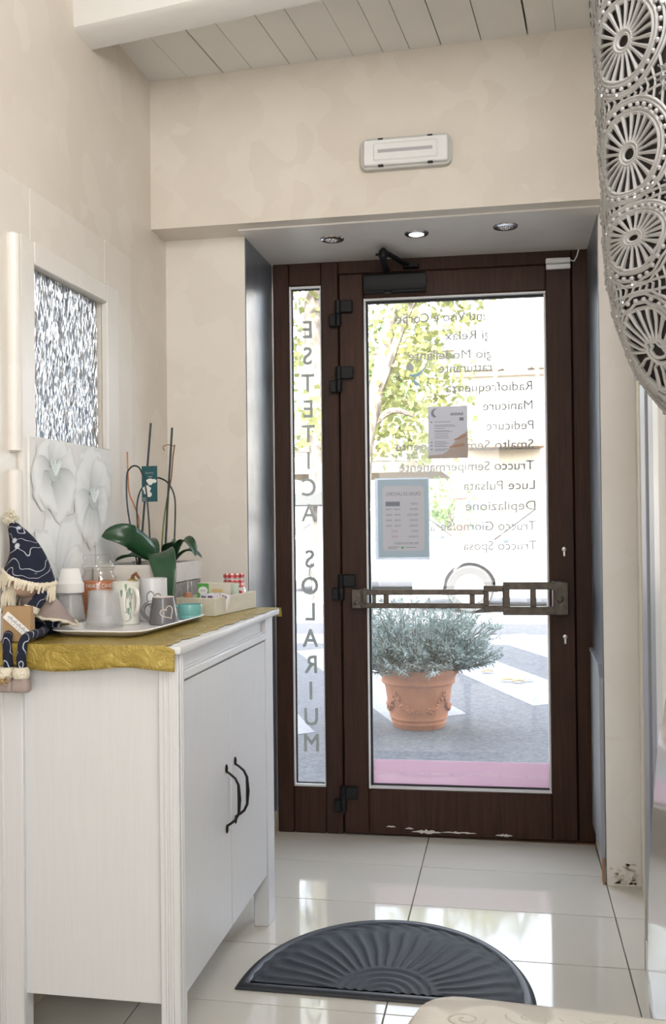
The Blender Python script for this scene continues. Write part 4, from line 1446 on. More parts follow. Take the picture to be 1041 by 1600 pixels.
# ---- wooden box tray with tea and jam
BR = math.atan2(-.048, .314)
o = thing('box_tray', 'shallow cream wooden box of tea and jam at the far end of the cabinet', 'box', (-.806, 2.568, ZC), rotz=BR)
BL, BW, BH = .285, .122, .050
t_ = .009
lpart('base', MB().box(-BW+t_, -t_, t_, BL-t_, .0, .006), M['cratewood'], o)
lpart('long_side', MB().box(-t_, 0, 0, BL, 0, BH, .001), M['cratewood'], o)
lpart('long_side', MB().box(-BW, -BW+t_, 0, BL, 0, BH, .001), M['cratewood'], o)
lpart('short_side', MB().box(-BW+t_, -t_, 0, t_, 0, BH, .001), M['cratewood'], o)
lpart('short_side', MB().box(-BW+t_, -t_, BL-t_, BL, 0, BH, .001), M['cratewood'], o)
def boxp(x, y, z):
    return Matrix.Translation((-.806, 2.568, ZC)) @ Matrix.Rotation(BR, 4, 'Z') @ Vector((x, y, z))
p = boxp(-.0665, .135, .0062)
tb = thing('tea_box', 'cream cardboard tea box with a green oval label in the wooden box', 'box', p, rotz=BR+.03)
lpart('carton', MB().box(-.045, .045, -.022, .022, 0, .078, .001), M['teabox'], tb)
lpart('label', MB().box(-.044, -.008, -.0226, -.022, .012, .077), M['green_label'], tb)
lpart('label', MB().prism([(-.026+.015*math.cos(a), .056+.012*math.sin(a)) for a in [q*PI/14 for q in range(28)]], -.0232, -.0226, 'y'), M['card'], tb)
sq = MB()
for i in range(5):
    sq.box(-.035+.0037*i, -.0325+.0037*i, -.0236, -.0231, .0545, .057+.0012*(i % 2))
stuff(lpart('print', sq, M['ink_grey'], tb, smooth=False))
sq = MB()
for i in range(7):
    sq.box(.002+.005*i, .0055+.005*i, -.0226, -.022, .053, .060+.002*(i % 2))
stuff(lpart('print', sq, M['goldink'], tb, smooth=False))
p = boxp(-.046, .182, .0062)
tb2 = thing('mint_box', 'small pale green box between the tea box and the jam jar', 'box', p, rotz=BR)
lpart('carton', MB().box(-.022, .030, -.012, .012, 0, .074, .001), M['mintbox'], tb2)
lpart('print', MB().box(-.018, .014, -.0145, -.014, .04, .058), M['green_label'], tb2)
gs = 'sugar sachets standing at the front of the wooden box'
r5 = random.Random(2)
for i in range(6):
    p = boxp(-.066+.0105*i, .050+.012*(i % 3), .0066)
    s_ = thing('sugar_sachet', 'white and purple paper sachet standing in the front of the wooden box', 'sachet', p, gs, BR+r5.uniform(-.2, .2))
    tl = Matrix.Rotation(r5.uniform(-.3, .3), 4, 'Y') @ Matrix.Rotation(.12, 4, 'X')
    lpart('paper', MB().box(-.014, .014, -.0015, .0015, .003, .049+.005*r5.random(), .001).xf(tl), M['sachet'], s_)
    lpart('print', MB().box(-.010, .004, -.0021, -.0015, .038, .047).xf(tl), M['purple'], s_)
p = boxp(-.051, .236, .0064)
jm = thing('jam_jar', 'jam jar with red gingham lid and fruit picture in the wooden box', 'jar', p)
pj = [(.033, 0), (.036, .003), (.038, .02), (.037, .045), (.031, .075), (.029, .080)]
lpart('glass', MB().lathe([(.0005, 0)]+pj, (0, 0, 0), 32), M['white_glaze'], jm)
lpart('gingham_band', MB().lathe([(.0352, .052), (.0318, .074), (.0295, .081)], (0, 0, .0004), 36), M['gingham'], jm, fixn=False)
lpart('lid', MB().lathe([(.030, .086), (.032, .0865), (.0322, .099), (.030, .101), (.0005, .1012)], (0, 0, 0), 36), M['gingham'], jm)
lpart('neck', MB().lathe([(.029, .079), (.027, .083), (.030, .087)], (0, 0, 0), 30), M['white_glaze'], jm)
va = VIEW(p)
fr = MB()
for i in range(13):
    a, z = va+r5.uniform(-.2, .75), r5.uniform(.026, .048)
    fr.ball((.0375*math.cos(a), .0375*math.sin(a), z), .0055, 8, 5, sx=.5, sy=.5)
stuff(lpart('fruit_print', fr, M['red'], jm))

# ---- painting leaning on the wall
PT = thing('canvas_painting', 'square canvas of pale white poppies leaning on the left wall', 'painting', (-1.148, 2.42, ZC))
PX = -1.1485          # front face
obj('canvas', MB().box(-1.1635, PX, 2.172, 2.665, ZC, 1.3925, .002), M['canvas'], PT)
def petal(cy, cz_, ang, L, W, m, lift, rag=.05, seed=0):
    """painted petal as a low relief shape in the yz plane"""
    rr_ = random.Random(seed)
    ph = [rr_.uniform(0, 6) for _ in range(3)]
    nv, nu = 16, 16
    mb_ = MB()
    def fn(u, v_):
        q = (u-.5)*2
        r = v_
        wd = W*math.sin(PI*min(.93, .08+.62*r))**.8
        edge = 1+rag*(math.sin(7*q+ph[0])+.6*math.sin(13*q+ph[1]))
        yl = L*r*edge*(1-.18*q*q)
        xl = q*wd
        y = cy+xl*math.cos(ang)-yl*math.sin(ang)
        z = cz_+xl*math.sin(ang)+yl*math.cos(ang)
        y = min(max(y, 2.176), 2.661)
        z = min(max(z, ZC+.003), 1.389)
        return (PX+lift+.0012*r*(1-q*q), y, z)
    mb_.grid(fn, nu, nv)
    o_ = obj('petal', mb_, M['petal_paint'], PT, fixn=False)
    at = o_.data.color_attributes.new('paint', 'FLOAT_COLOR', 'POINT')
    cols_ = []
    for j in range(nv+1):
        for i in range(nu+1):
            q, r = (i/nu-.5)*2, j/nv
            g_ = .42+.44*min(1, r*1.3)**.7
            g_ *= 1-.13*abs(q)**3*(1-r)-.06*(.5+.5*math.sin(q*11+ph[2]))*(1-.5*r)
            if r > .93 or abs(q) > .93:
                g_ *= .84
            g_ = min(.82, g_)
            cols_ += [g_*(.97+.03*r), g_, g_*(.985-.005*r), 1]
    at.data.foreach_set('color', cols_)
    return o_
sd = 0
flowers = [(2.30, 1.30, [(.25, .10, .075), (1.05, .10, .07), (-.55, .10, .075), (-1.35, .12, .07), (1.9, .11, .075), (2.75, .085, .10), (-2.35, .115, .085)]),
           (2.535, 1.235, [(.1, .15, .085), (.9, .13, .075), (-.75, .13, .08), (2.0, .11, .07), (-1.7, .09, .06), (2.95, .115, .06)]),
           (2.33, 1.005, [(.15, .20, .075), (.75, .18, .07), (-.45, .19, .075), (1.35, .12, .07), (-1.0, .15, .06), (1.9, .10, .06)])]
for fi, (fy, fz, ps) in enumerate(flowers):
    for k_, (a, L, W) in enumerate(ps):
        sd += 1
        petal(fy, fz, a, L*1.12, W*.95, 'petal_a' if k_ % 2 == 0 else 'petal_b', .0006+.0004*k_, .035, sd)
    obj('flower_heart', MB().prism([(fy+.030*math.cos(q*PI/10)*(1+.1*math.sin(5*q)), fz+.004+.022*math.sin(q*PI/10)) for q in range(20)], PX+.0005, PX+.0046, 'x'), M['petal_c'], PT)
    st = MB()
    for i in range(11):
        a = -.9+1.8*i/10
        L = .030+.010*((i*7) % 3)/2
        y0, z0 = fy+.007*math.sin(a), fz
        st.tube([(PX+.005, y0, z0), (PX+.0058, y0+L*.6*math.sin(a), z0+L*.6), (PX+.006, y0+L*math.sin(a)*.9, z0+L)], [.0010, .0011, .0016], 5)
    stuff(obj('stamens', st, M['stamen'], PT))
obj('stem', MB().tube([(PX+.001, 2.545, 1.13), (PX+.001, 2.549, 1.05), (PX+.001, 2.545, .93)], .0014, 6), M['petal_b'], PT)

# ---- gnome doll sitting on the edge
GN = thing('gnome_doll', 'cloth gnome doll in a navy printed hat sitting on the cabinet edge', 'doll', (-1.07, 2.08, ZC))
# body (dress) as one soft cone with a bulge
bx_, by_ = -1.100, 2.150
def lean(m):
    m.v = [(x+.010*max(0, z-ZC)/.13, y-.085*max(0, z-ZC)/.13, z) for x, y, z in m.v]
    return m
obj('body', lean(MB().lathe([(.0005, .001), (.040, .001), (.044, .012), (.042, .05), (.034, .09), (.024, .12), (.018, .135)], (bx_, by_, ZC), 28, sy=.8)), M['navy'], GN)
# cape: open sheet over the shoulders flaring to the right, cream edge
def cape_fn(u, v_):
    a = math.radians(-118+200*u)          # around the body; -90 faces the room
    fl = v_
    r = .027+.030*fl+.036*fl*max(0, math.sin(math.radians(190*u)))**1.5
    z = ZC+.130-.070*fl-.036*fl*max(0, math.cos(a-.1))
    z += .004*math.sin(u*19)*fl
    x, y = bx_+r*math.cos(a), by_+r*.82*math.sin(a)
    z = max(z, ZC+.020)
    return (x+.010*(z-ZC)/.13, y-.085*(z-ZC)/.13, z)
obj('cape', MB().grid(cape_fn, 30, 10), M['felt'], GN, fixn=False)
hem = [Vector(cape_fn(i/40, 1.0)) for i in range(41)]
fe = [Vector(cape_fn(0, i/14)) for i in range(15)]
mb = MB().tube([h+Vector((0, 0, .001*math.sin(i*2.1))) for i, h in enumerate(hem)], [.0035+.0008*math.sin(i*1.9) for i in range(41)], 8)
mb.tube(fe, [.0035+.0008*math.sin(i*1.9) for i in range(15)], 8)
obj('cape_edging', mb, M['fleece'], GN)
# left half of the cape, in shade behind the hair
obj('cape', MB().grid(lambda u, v_: (-1.092-.030*v_-.02*u*v_, 2.035+.045*u+.010*v_, ZC+.120-.055*v_), 6, 6), M['felt'], GN, fixn=False)
# head
hx_, hy_, hz_ = -1.088, 2.055, 1.041
obj('head', MB().ball((0, 0, 0), .046, 20, 14, sy=.85, sz=.72).xf(Matrix.Translation((hx_, hy_, hz_)) @ Matrix.Rotation(-.25, 4, 'Y')), M['skin_fabric'], GN)
# hat
tip, cen = Vector((-1.136, 2.06, 1.182)), Vector((-1.088, 2.055, 1.056))
axis = Vector((.28, -.02, .96)).normalized()
def hat_fn(u, v_):
    a = 2*PI*u
    t = v_
    p = cen.lerp(tip, t)+Vector((.012*math.sin(PI*t), 0, .0))
    ax = axis.lerp((tip-cen).normalized(), t).normalized()
    tilt = Vector((.33, -.12, .94)).normalized().lerp((tip-cen).normalized(), min(1, t*1.6)).normalized()
    e1 = (Vector((1, 0, 0))-tilt*tilt.x).normalized()
    e2 = tilt.cross(e1)
    r = .060*(1-t)**.92+.0085*t
    r *= 1+.03*math.sin(6*a+4*t)*(1-t)
    # sags at the front
    q = p+e1*r*math.cos(a)+e2*r*.9*math.sin(a)
    return q
obj('hat', MB().grid(hat_fn, 36, 18), M['navy'], GN, fixn=False)
brim = [hat_fn(i/40, 0.0) for i in range(40)]
obj('hat_cord', MB().tube(brim, .0042, 8, closed=True), M['yarn'], GN)
pm = MB()
r6 = random.Random(8)
pc = Vector((-1.137, 2.058, 1.190))
pm.ball(pc, .015, 14, 9)
for i in range(90):
    d = Vector((r6.gauss(0, 1), r6.gauss(0, 1), r6.gauss(0, 1))).normalized()
    pm.tube([pc+d*.010, pc+d*(.018+.004*r6.random())+Vector((r6.uniform(-.002, .002),)*3)], [.0022, .0016], 5)
obj('pompom', pm, M['fleece'], GN)
# hair: yarn strands from under the brim over the face and two bunches
hr = MB()
for i in range(34):
    u = .5+.56*(i/33)              # the front half of the brim
    s0 = hat_fn(u, .03)
    d_ = Vector((s0.x-hx_, s0.y-hy_, 0))
    L = .010+.013*abs(math.sin(i*1.7))
    if i < 8 or i > 27:
        L += .024
    sway = r6.uniform(-.006, .006)
    hr.tube([s0*1.0, s0+Vector((sway*.5, -.006, -L*.5)), s0+Vector((sway-.004, -.004, -L))], [.0032, .0034, .0026], 6)
for i in range(16):
    a = i*.4
    x = -1.125+.014*math.cos(a)
    y = 2.03+.010*math.sin(a)
    hr.tube([(x+.006, y+.01, 1.045), (x, y-.004, 1.01), (x-.004+.004*math.sin(i), y, .985+.006*math.sin(i*2.3))], [.0032, .0036, .0026], 6)
stuff(obj('hair', hr, M['yarn'], GN))
# arms
def limb(pts, rad):
    return MB().tube(spl(pts, 6), rad if not isinstance(rad, list) else [rad[min(len(rad)-1, int(i/6))] for i in range((len(pts)-1)*6+1)], 12)
obj('sleeve', limb([(-1.052, 2.062, 1.033), (-1.050, 2.030, 1.008), (-1.060, 2.012, .985)], [.013, .015, .016]), M['navy'], GN)
obj('cuff', MB().tube([(-1.060, 2.013, .990), (-1.063, 2.009, .977)], [.018, .017], 14), M['fleece'], GN)
hm = MB()
hb0 = len(hm.v)
hm.ball((0, 0, 0), .0165, 16, 10, sy=.8, sz=1.15)
hm.xf(Matrix.Translation((-1.070, 2.006, .963)) @ Matrix.Rotation(.4, 4, 'Y'), hb0)
for f_ in range(4):
    hm.tube(spl([(-1.082+.008*f_, 1.998, .966-.002*f_), (-1.083+.008*f_, 1.989, .955-.002*f_), (-1.080+.008*f_, 1.995, .946-.002*f_)], 4), .0042, 8)
hm.tube(spl([(-1.058, 2.0, .970), (-1.052, 1.994, .960), (-1.054, 1.994, .950)], 4), .0042, 8)
obj('mitten', hm, M['felt'], GN)
# legs over the edge, and boots
for (p, rad) in (([(-1.110, 2.115, ZC+.014), (-1.115, 2.03, ZC+.014), (-1.092, 1.962, ZC+.012), (-1.082, 1.944, .890), (-1.080, 1.943, .862)], .0105),
                 ([(-1.078, 2.110, ZC+.014), (-1.050, 2.03, ZC+.014), (-1.048, 1.958, ZC+.010), (-1.049, 1.943, .890), (-1.048, 1.942, .862)], .0105)):
    obj('leg', limb(p, rad), M['navy'], GN)
for k_, (x, y) in enumerate(((-1.083, 1.938), (-1.047, 1.937))):
    b_ = MB()
    rings(b_, [rr_ring(x, y, .017, .012, .008, .812), rr_ring(x, y-.001, .021, .0145, .010, .817), rr_ring(x, y, .020, .0135, .010, .830), rr_ring(x, y, .016, .012, .009, .842), rr_ring(x, y, .014, .011, .008, .850)])
    bt = obj('boot', b_, M['felt'], GN, ang=70)
    obj('boot_cuff', MB().tube([(x, y, .842), (x, y, .846), (x, y, .860), (x, y, .865)], [.0165, .0185, .0185, .015], 14), M['fleece'], bt)
    if k_ == 0:
        bw = MB()
        for sx in (-1, 1):
            bw.tube(spl([(x, y-.0155, .838), (x+sx*.012, y-.019, .846), (x+sx*.017, y-.018, .838), (x, y-.0155, .836)], 4), .0018, 6)
            bw.tube([(x, y-.016, .837), (x+sx*.010, y-.018, .826)], .0016, 6)
        bw.ball((x, y-.0165, .837), .004, 8, 6)
        obj('twine_bow', bw, M['twine'], bt)

# ---- kraft gift box with cards in front of the gnome
KB = thing('kraft_box', 'small brown kraft box with a white tag held by the gnome', 'box', (-1.083, 1.992, ZC), rotz=math.radians(6))
lpart('carton', MB().box(-.030, .034, -.013, .013, 0, .078, .001), M['kraft'], KB)
tgm = MB().prism([(-.034, -.008), (.030, -.008), (.035, -.003), (.035, .006), (.030, .010), (-.034, .010)], -.0150, -.0142, 'y').xf(Matrix.Translation((.002, 0, .038)) @ Matrix.Rotation(.72, 4, 'Y'))
tgo = lpart('tag', tgm, M['card'], KB)
sq = MB()
for i in range(14):
    sq.box(-.026+i*.004, -.0235+i*.004, -.0156, -.0150, .000, .0035+.002*(i % 3))
    if i % 2:
        sq.box(-.026+i*.004, -.0235+i*.004, -.0156, -.0150, -.005, -.003)
stuff(lpart('print', sq.xf(Matrix.Translation((.002, 0, .038)) @ Matrix.Rotation(.72, 4, 'Y')), M['ink_grey'], KB, smooth=False))
for i in range(4):
    y = 2.006-.0052*i
    x = -1.128-.005*i+.002
    cd = MB().box(-.017, .017, -.0004, .0004, 0, .062+.012*(i == 3)).xf(Matrix.Translation((max(x, -1.148), y, ZC)) @ Matrix.Rotation(-.16+.06*i, 4, 'Y'))
    cd = tag(obj('gift_card', cd, M['card']), 'white card standing beside the kraft box at the left edge', 'card', 'white cards beside the kraft box')
    if i == 3:
        obj('print', MB().prism([(-.004+.010*math.cos(a)*(1 if math.cos(a) < .2 else .4), .050+.012*math.sin(a)) for a in [q*PI/8 for q in range(16)]], -.0008, -.0004, 'y')
            .xf(Matrix.Translation((-1.141, y, ZC)) @ Matrix.Rotation(-.16+.18, 4, 'Y')), M['ink'], cd, fixn=True)

# ================================================================== DOORMAT
MX0, MX1, MY0, MD = -.693, .052, 2.345, .465
cxm, hw = (MX0+MX1)/2, (MX1-MX0)/2
mb = MB()
def mat_h(x, y):
    """relief height of the mat face: fan of rays round a small half sun, wavy cloud bands above"""
    dx, dy = x/hw, y/MD
    r = math.hypot(dx*1.0, dy*1.0)
    a = math.atan2(max(dy, 1e-4), dx)
    base = .0065
    if r < .34:
        return base+.0022*math.cos(r*95)
    if r < .86:
        wv_ = .5+.5*math.cos(a*42+.5*math.sin(r*14))
        return base+.0036*(wv_**1.8)*min(1, (r-.34)/.06)*min(1, (.86-r)/.1+.35)
    return base+.0014*math.sin(a*38+3*math.sin(r*30))
nA, nR = 220, 56
def mat_fn(u, v_):
    a = PI*u
    rr_ = v_*.925
    x, y = hw*rr_*math.cos(a), MD*rr_*math.sin(a)+.02*(1-v_*0)
    y = min(y, MD*.965)
    return (cxm+x, MY0+.018+y*.94, mat_h(x, y))
mb.grid(mat_fn, nA, nR)
DM = obj('doormat', mb, M['rubber'], fixn=False)
tag(DM, 'half-round charcoal rubber doormat with sunray relief on the tiles', 'doormat')
mb = MB()
def rim_pt(k, d, z):
    # outline: half ellipse closed by the straight front edge
    n1 = 72
    a = PI*k/n1
    return (cxm+(hw-d)*math.cos(a), MY0+d+(MD-2*d)*math.sin(a)**.98, z)
o_ = 0
pr_ = [(0, .0008), (0, .005), (.006, .0105), (.022, .0105), (.030, .006)]
n1 = 72
ringpts = []
for d, z in pr_:
    row = [rim_pt(k, d, z) for k in range(n1+1)]
    m_ = 20
    row += [(cxm-(hw-d)+2*(hw-d)*j/m_, MY0+d, z) for j in range(1, m_)]
    ringpts.append(row)
rings(mb, ringpts, cap0=True, cap1=False)
obj('rim', mb, M['rubber_rim'], DM, ang=50)

# ================================================================== RIGHT SIDE: curtain, panel, ottoman
# glossy panel
mb = MB()
prof = [(.305, .001), (.303, .12), (.306, .30), (.315, .46), (.329, .62), (.345, .76), (.349, .775)]
mb2 = MB()
n = len(prof)
vs_ = []
for y in (1.52, 2.33):
    for x, z in prof:
        vs_.append((x, y, z))
    for x, z in reversed(prof):
        vs_.append((min(x+.012, .3515) if z < .7 else .3515, y, z))
m2 = 2*n
mb.add(vs_, [tuple(range(m2)), tuple(range(2*m2-1, m2-1, -1))]+[(i, (i+1) % m2, m2+(i+1) % m2, m2+i) for i in range(m2)])
tag(obj('curved_panel', mb, M['gloss_white'], ang=50), 'glossy cream curved panel leaning low against the right wall', 'panel')

# ottoman
OR = -.075
OT = thing('ottoman', 'cream scroll-patterned upholstered stool at the bottom edge', 'stool', (.12, 1.15, 0))
mb = MB()
rings(mb, [rr_ring(.12, 1.145, .283, .283, .05, .20, rot=OR), rr_ring(.12, 1.145, .290, .290, .05, .24, rot=OR), rr_ring(.12, 1.145, .292, .296, .055, .38, rot=OR), rr_ring(.12, 1.145, .290, .300, .06, .445, rot=OR),
           rr_ring(.12, 1.145, .278, .292, .06, .464, rot=OR), rr_ring(.12, 1.145, .250, .270, .06, .472, rot=OR), rr_ring(.12, 1.145, .15, .15, .06, .477, rot=OR)])
obj('cushion', mb, M['upholstery'], OT, ang=70)
obj('piping', MB().tube(rr_ring(.12, 1.145, .290, .300, .058, .437, rot=OR), .005, 8, closed=True), M['upholstery'], OT)
M['braid'] = mat('taupe_braid', (.46, .435, .395), .85)
for (sx, sy, s0, tw) in ((.02, 1.385, .045, 1), (.11, 1.40, .030, -1), (-.07, 1.37, .03, -1), (.05, 1.28, .05, -1), (-.05, 1.25, .04, 1), (.18, 1.27, .045, -1)):
    pts = []
    for i in range(26):
        a = tw*i*.42
        r = s0*(1-i/30)
        x, y = sx+r*math.cos(a), sy+r*.75*math.sin(a)
        dy = max(0, (y-1.38)/.055)
        z = .4775-max(0, (y-1.29))*.045-.012*dy*dy
        pts.append((x, y, z))
    obj('scroll_braid', MB().tube(pts, .0016, 5), M['braid'], OT)
for x in (-.10, .34):
    for y in (.92, 1.36):
        obj('leg', MB().lathe([(.014, 0), (.022, .2)], (x, y, 0), 14), M['wood'], OT)

# lace curtain, gathered and tied back to the right
CU = thing('lace_curtain', 'silver grey lace curtain with wheel medallions tied back at the right edge', 'curtain', (.24, 1.2, 1.32))
RC = .125
# centre line: straight down, then leaning back and round to the right where it is tied
_pts, _T = [], []
_p = Vector((.218, 1.2, 2.25))
_ds = .005
_t = 0
while _t < 1.04:
    z = _p.z
    k_ = max(0, min(1, (_t-.765)/.20))
    beta = k_**1.2*math.radians(97)
    gam = math.radians(62-50*k_)
    T_ = Vector((math.sin(beta)*math.cos(gam)+.035*(1-k_), math.sin(beta)*math.sin(gam), -math.cos(beta))).normalized()
    _pts.append(_p.copy())
    _T.append(T_)
    _p = _p+T_*_ds
    _t += _ds
TC, KC = .70, .62      # lace pattern squeezed lower down to match the wheel spacing in the image
TMAX = TC+(_t-.02-TC)/KC
def path(t):
    f = max(0, min(len(_pts)-1.001, t/_ds))
    i = int(f)
    p = _pts[i].lerp(_pts[min(i+1, len(_pts)-1)], f-i)
    T = _T[i]
    e1 = (Vector((1, 0, 0))-T*T.x)
    ez = Vector((0, 0, 1))-T*T.z
    wgt = max(0, T.x)
    e1 = (e1*(1-wgt)+ez*wgt).normalized() if e1.length > 1e-4 else ez.normalized()
    e1 = (e1-T*e1.dot(T)).normalized()
    return p, T, e1, RC*(1-.15*min(1, max(0, t-.765)/.20))
def surf(a_, t, lift=0):
    """a_: arc length round the drape from the side facing the viewer (left negative)"""
    p, T, e1, R = path(t if t < TC else TC+(t-TC)*KC)
    ph = a_/R
    r = R+lift+.0035*math.sin(a_*75+.5)
    e2 = e1.cross(T)
    if e2.y > 0:
        e2 = -e2
    return p+e1*(r*math.sin(ph))+e2*(r*math.cos(ph))
obj('lace_shade', MB().grid(lambda u, v_: surf(-.30+.62*u, .15+(TMAX-.15)*v_, -.010), 60, 90), M['lace_shade'], CU, fixn=False)  # added dark sheet that stands in for the shade behind the lace holes
def rib(pts, rad, closed=False, n=5, lift=.0):
    return MB().tube([surf(a, t, lift) for a, t in pts], rad, n, closed)
def ringp(ca, ct, r, n=36):
    return [(ca+r*math.cos(2*PI*i/n), ct+r*math.sin(2*PI*i/n)) for i in range(n)]
per = .129
t0 = .530-3*per
cols = (-.122, .016, -.260, .154)
net = MB()
seqm = MB()
for ci, ca in enumerate(cols):
    for k in range(0, 9):
        ct = t0+per*k+(.0 if ci % 2 == 0 else .0)
        if ct > TMAX-.05 or ct < .2:
            continue
        m = MB()
        for r, rad in ((.0085, .0024), (.0125, .0028), (.0445, .0026), (.049, .0026), (.0575, .0022), (.0615, .0022)):
            q = rib(ringp(ca, ct, r, 40), rad, True)
            m.add(q.v, q.f)
        ns = 22
        for i in range(ns):
            a = 2*PI*i/ns
            q = rib([(ca+r*math.cos(a), ct+r*math.sin(a)) for r in (.0125, .022, .034, .0445)], [.0026, .0019, .0025, .0033], False, 5)
            m.add(q.v, q.f)
        for i in range(30):
            a = 2*PI*i/30
            p = surf(ca+.0533*math.cos(a), ct+.0533*math.sin(a), .001)
            m.ball(p, .0031, 6, 4)
        obj('medallion', m, M['lace'], CU)
        for i in range(5):
            a = rnd.uniform(0, 6.28)
            seqm.ball(surf(ca+.0595*math.cos(a), ct+.0595*math.sin(a), .003), .0016, 6, 4)
# joining flowers and bars between the wheels
for ci in range(len(cols)):
    for k in range(0, 10):
        ct = t0+per*(k-.5)
        if ct > TMAX-.03 or ct < .2:
            continue
        for off in (-.069, .069):
            ca = cols[ci]+off
            q = rib(ringp(ca, ct, .006, 14), .002, True)
            net.add(q.v, q.f)
            q = rib(ringp(ca, ct, .019, 24), .0019, True)
            net.add(q.v, q.f)
            for i in range(10):
                a = 2*PI*i/10
                q = rib([(ca+r*math.cos(a), ct+r*math.sin(a)) for r in (.006, .013, .019, .027)], [.0016, .0032, .0024, .0014], False, 5)
                net.add(q.v, q.f)
        for j in range(14):
            a0 = cols[ci]-.069+.138*j/14
            d = abs(a0-cols[ci])
            hgt = per/2-math.sqrt(max(0, .0615**2-d*d)) if d < .0615 else .03
            q = rib([(a0, ct-hgt), (a0+.004, ct), (a0, ct+hgt)], .0018, False, 5)
            net.add(q.v, q.f)
        for s_ in (-.006, .006):
            q = rib([(cols[ci]-.069+.0069*i, ct+s_) for i in range(21)], .0019, False, 5)
            net.add(q.v, q.f)
for k in range(0, 40):
    for ca in (-.191, -.053, .085):
        ct = .2+k*.0235
        if ct < TMAX-.02:
            q = rib([(ca-.012, ct), (ca, ct+.010), (ca+.012, ct)], .002, False, 5)
            net.add(q.v, q.f)
            net.ball(surf(ca, ct+.003, .001), .0035, 6, 4)
# left border cord
for aa in (-.200, -.193, -.182):
    q = rib([(aa, .18+i*.02) for i in range(int((TMAX-.2)/.02))], .0026, False, 6)
    net.add(q.v, q.f)
stuff(obj('lace_net', net, M['lace'], CU, fixn=False))
stuff(obj('sequins', seqm, M['sequin'], CU))

# ================================================================== OUTSIDE
GZ = -.05
RD = struct('road', MB().box(-30, 30, 3.80, 60, -.25, GZ), M['asphalt'], 'grey asphalt street outside the door')
dz_, sz_ = Vector((.80, .605)).normalized(), Vector((-.385, .923)).normalized()
e0 = Vector((-.707, 5.80))
for k in range(-3, 5):
    a = e0+dz_*(1.065*k)
    b_ = a+dz_*.54
    L = 3.35
    poly = [a, b_, b_+sz_*L, a+sz_*L]
    obj('zebra_stripe', MB().prism([(p.x, p.y) for p in poly], GZ-.01, GZ+.003, 'z'), M['roadpaint'], RD)
obj('stop_line', MB().prism([(-4, 9.4), (3, 9.65), (3, 10.45), (-4, 10.2)], GZ-.01, GZ+.002, 'z'), M['roadpaint'], RD)
obj('stop_line', MB().prism([(-4, 11.3), (3, 11.55), (3, 12.35), (-4, 12.1)], GZ-.01, GZ+.002, 'z'), M['roadpaint'], RD)
struct('trim_3', MB().box(-.9, .31, 3.56, 3.80, -.1, -.002), M['brown_tile'], 'door threshold')
# fallen leaves
rl = random.Random(4)
for i, (x, y) in enumerate(((-.02, 7.35), (.06, 7.30), (-.18, 7.75), (.12, 7.38), (-.33, 8.6))):
    q = leafshape((x-.05, y, GZ+.012), (x+.05, y+.02, GZ+.010), (0, 0, .012), .022, (0, 1, .1), .4, 6)
    tag(solid(obj('fallen_leaf', q, M['deadleaf'] if i != 3 else M['palegrey'], fixn=False), .002), 'dry fallen leaf lying on the street asphalt', 'leaf', 'dry leaves on the asphalt beyond the pot')

# ---- potted lavender
PXc, PYc = -.545, 5.75
PO = thing('potted_lavender', 'terracotta pot with garland relief and bushy silvery lavender outside the door', 'potted plant', (PXc, PYc, GZ))
prof = [(.0005, 0), (.148, 0), (.154, .006), (.158, .025), (.164, .032), (.163, .040), (.168, .055), (.173, .060), (.172, .068), (.176, .085), (.198, .235), (.205, .258), (.218, .264), (.222, .272), (.219, .280),
        (.222, .300), (.238, .325), (.243, .338), (.240, .352), (.228, .357), (.222, .350), (.205, .30), (.0005, .30)]
obj('pot', MB().lathe(prof, (PXc, PYc, GZ), 56), M['terracotta'], PO)
gl = MB()
rg = random.Random(9)
va = math.atan2(-PYc, -PXc)
for k in range(4):
    ac = va+.05+k*PI/2
    for i in range(27):
        q = -1+2*i/26
        a = ac+q*.76
        z = GZ+.118+.075*q*q*q*q+.020*q*q
        rad = .178+.022*(z-GZ-.085)/.15
        big = .008 if abs(q) < .28 else (.011+.004*math.sin(i*2.3))
        if .35 < abs(q) < .62:
            big += .004
        for j in range(1 if big < .009 else 3):
            gl.ball((PXc+(rad+.002)*math.cos(a+rg.uniform(-.04, .04)), PYc+(rad+.002)*math.sin(a+rg.uniform(-.04, .04)), z+rg.uniform(-.014, .014)), big*rg.uniform(.7, 1), 8, 5)
obj('garland', gl, M['terracotta'], PO)
obj('soil', MB().lathe([(.0005, .318), (.21, .312)], (PXc, PYc, GZ), 28), M['soil'], PO)
lv, ls = MB(), MB()
rv = random.Random(21)
base = Vector((PXc, PYc, GZ+.33))
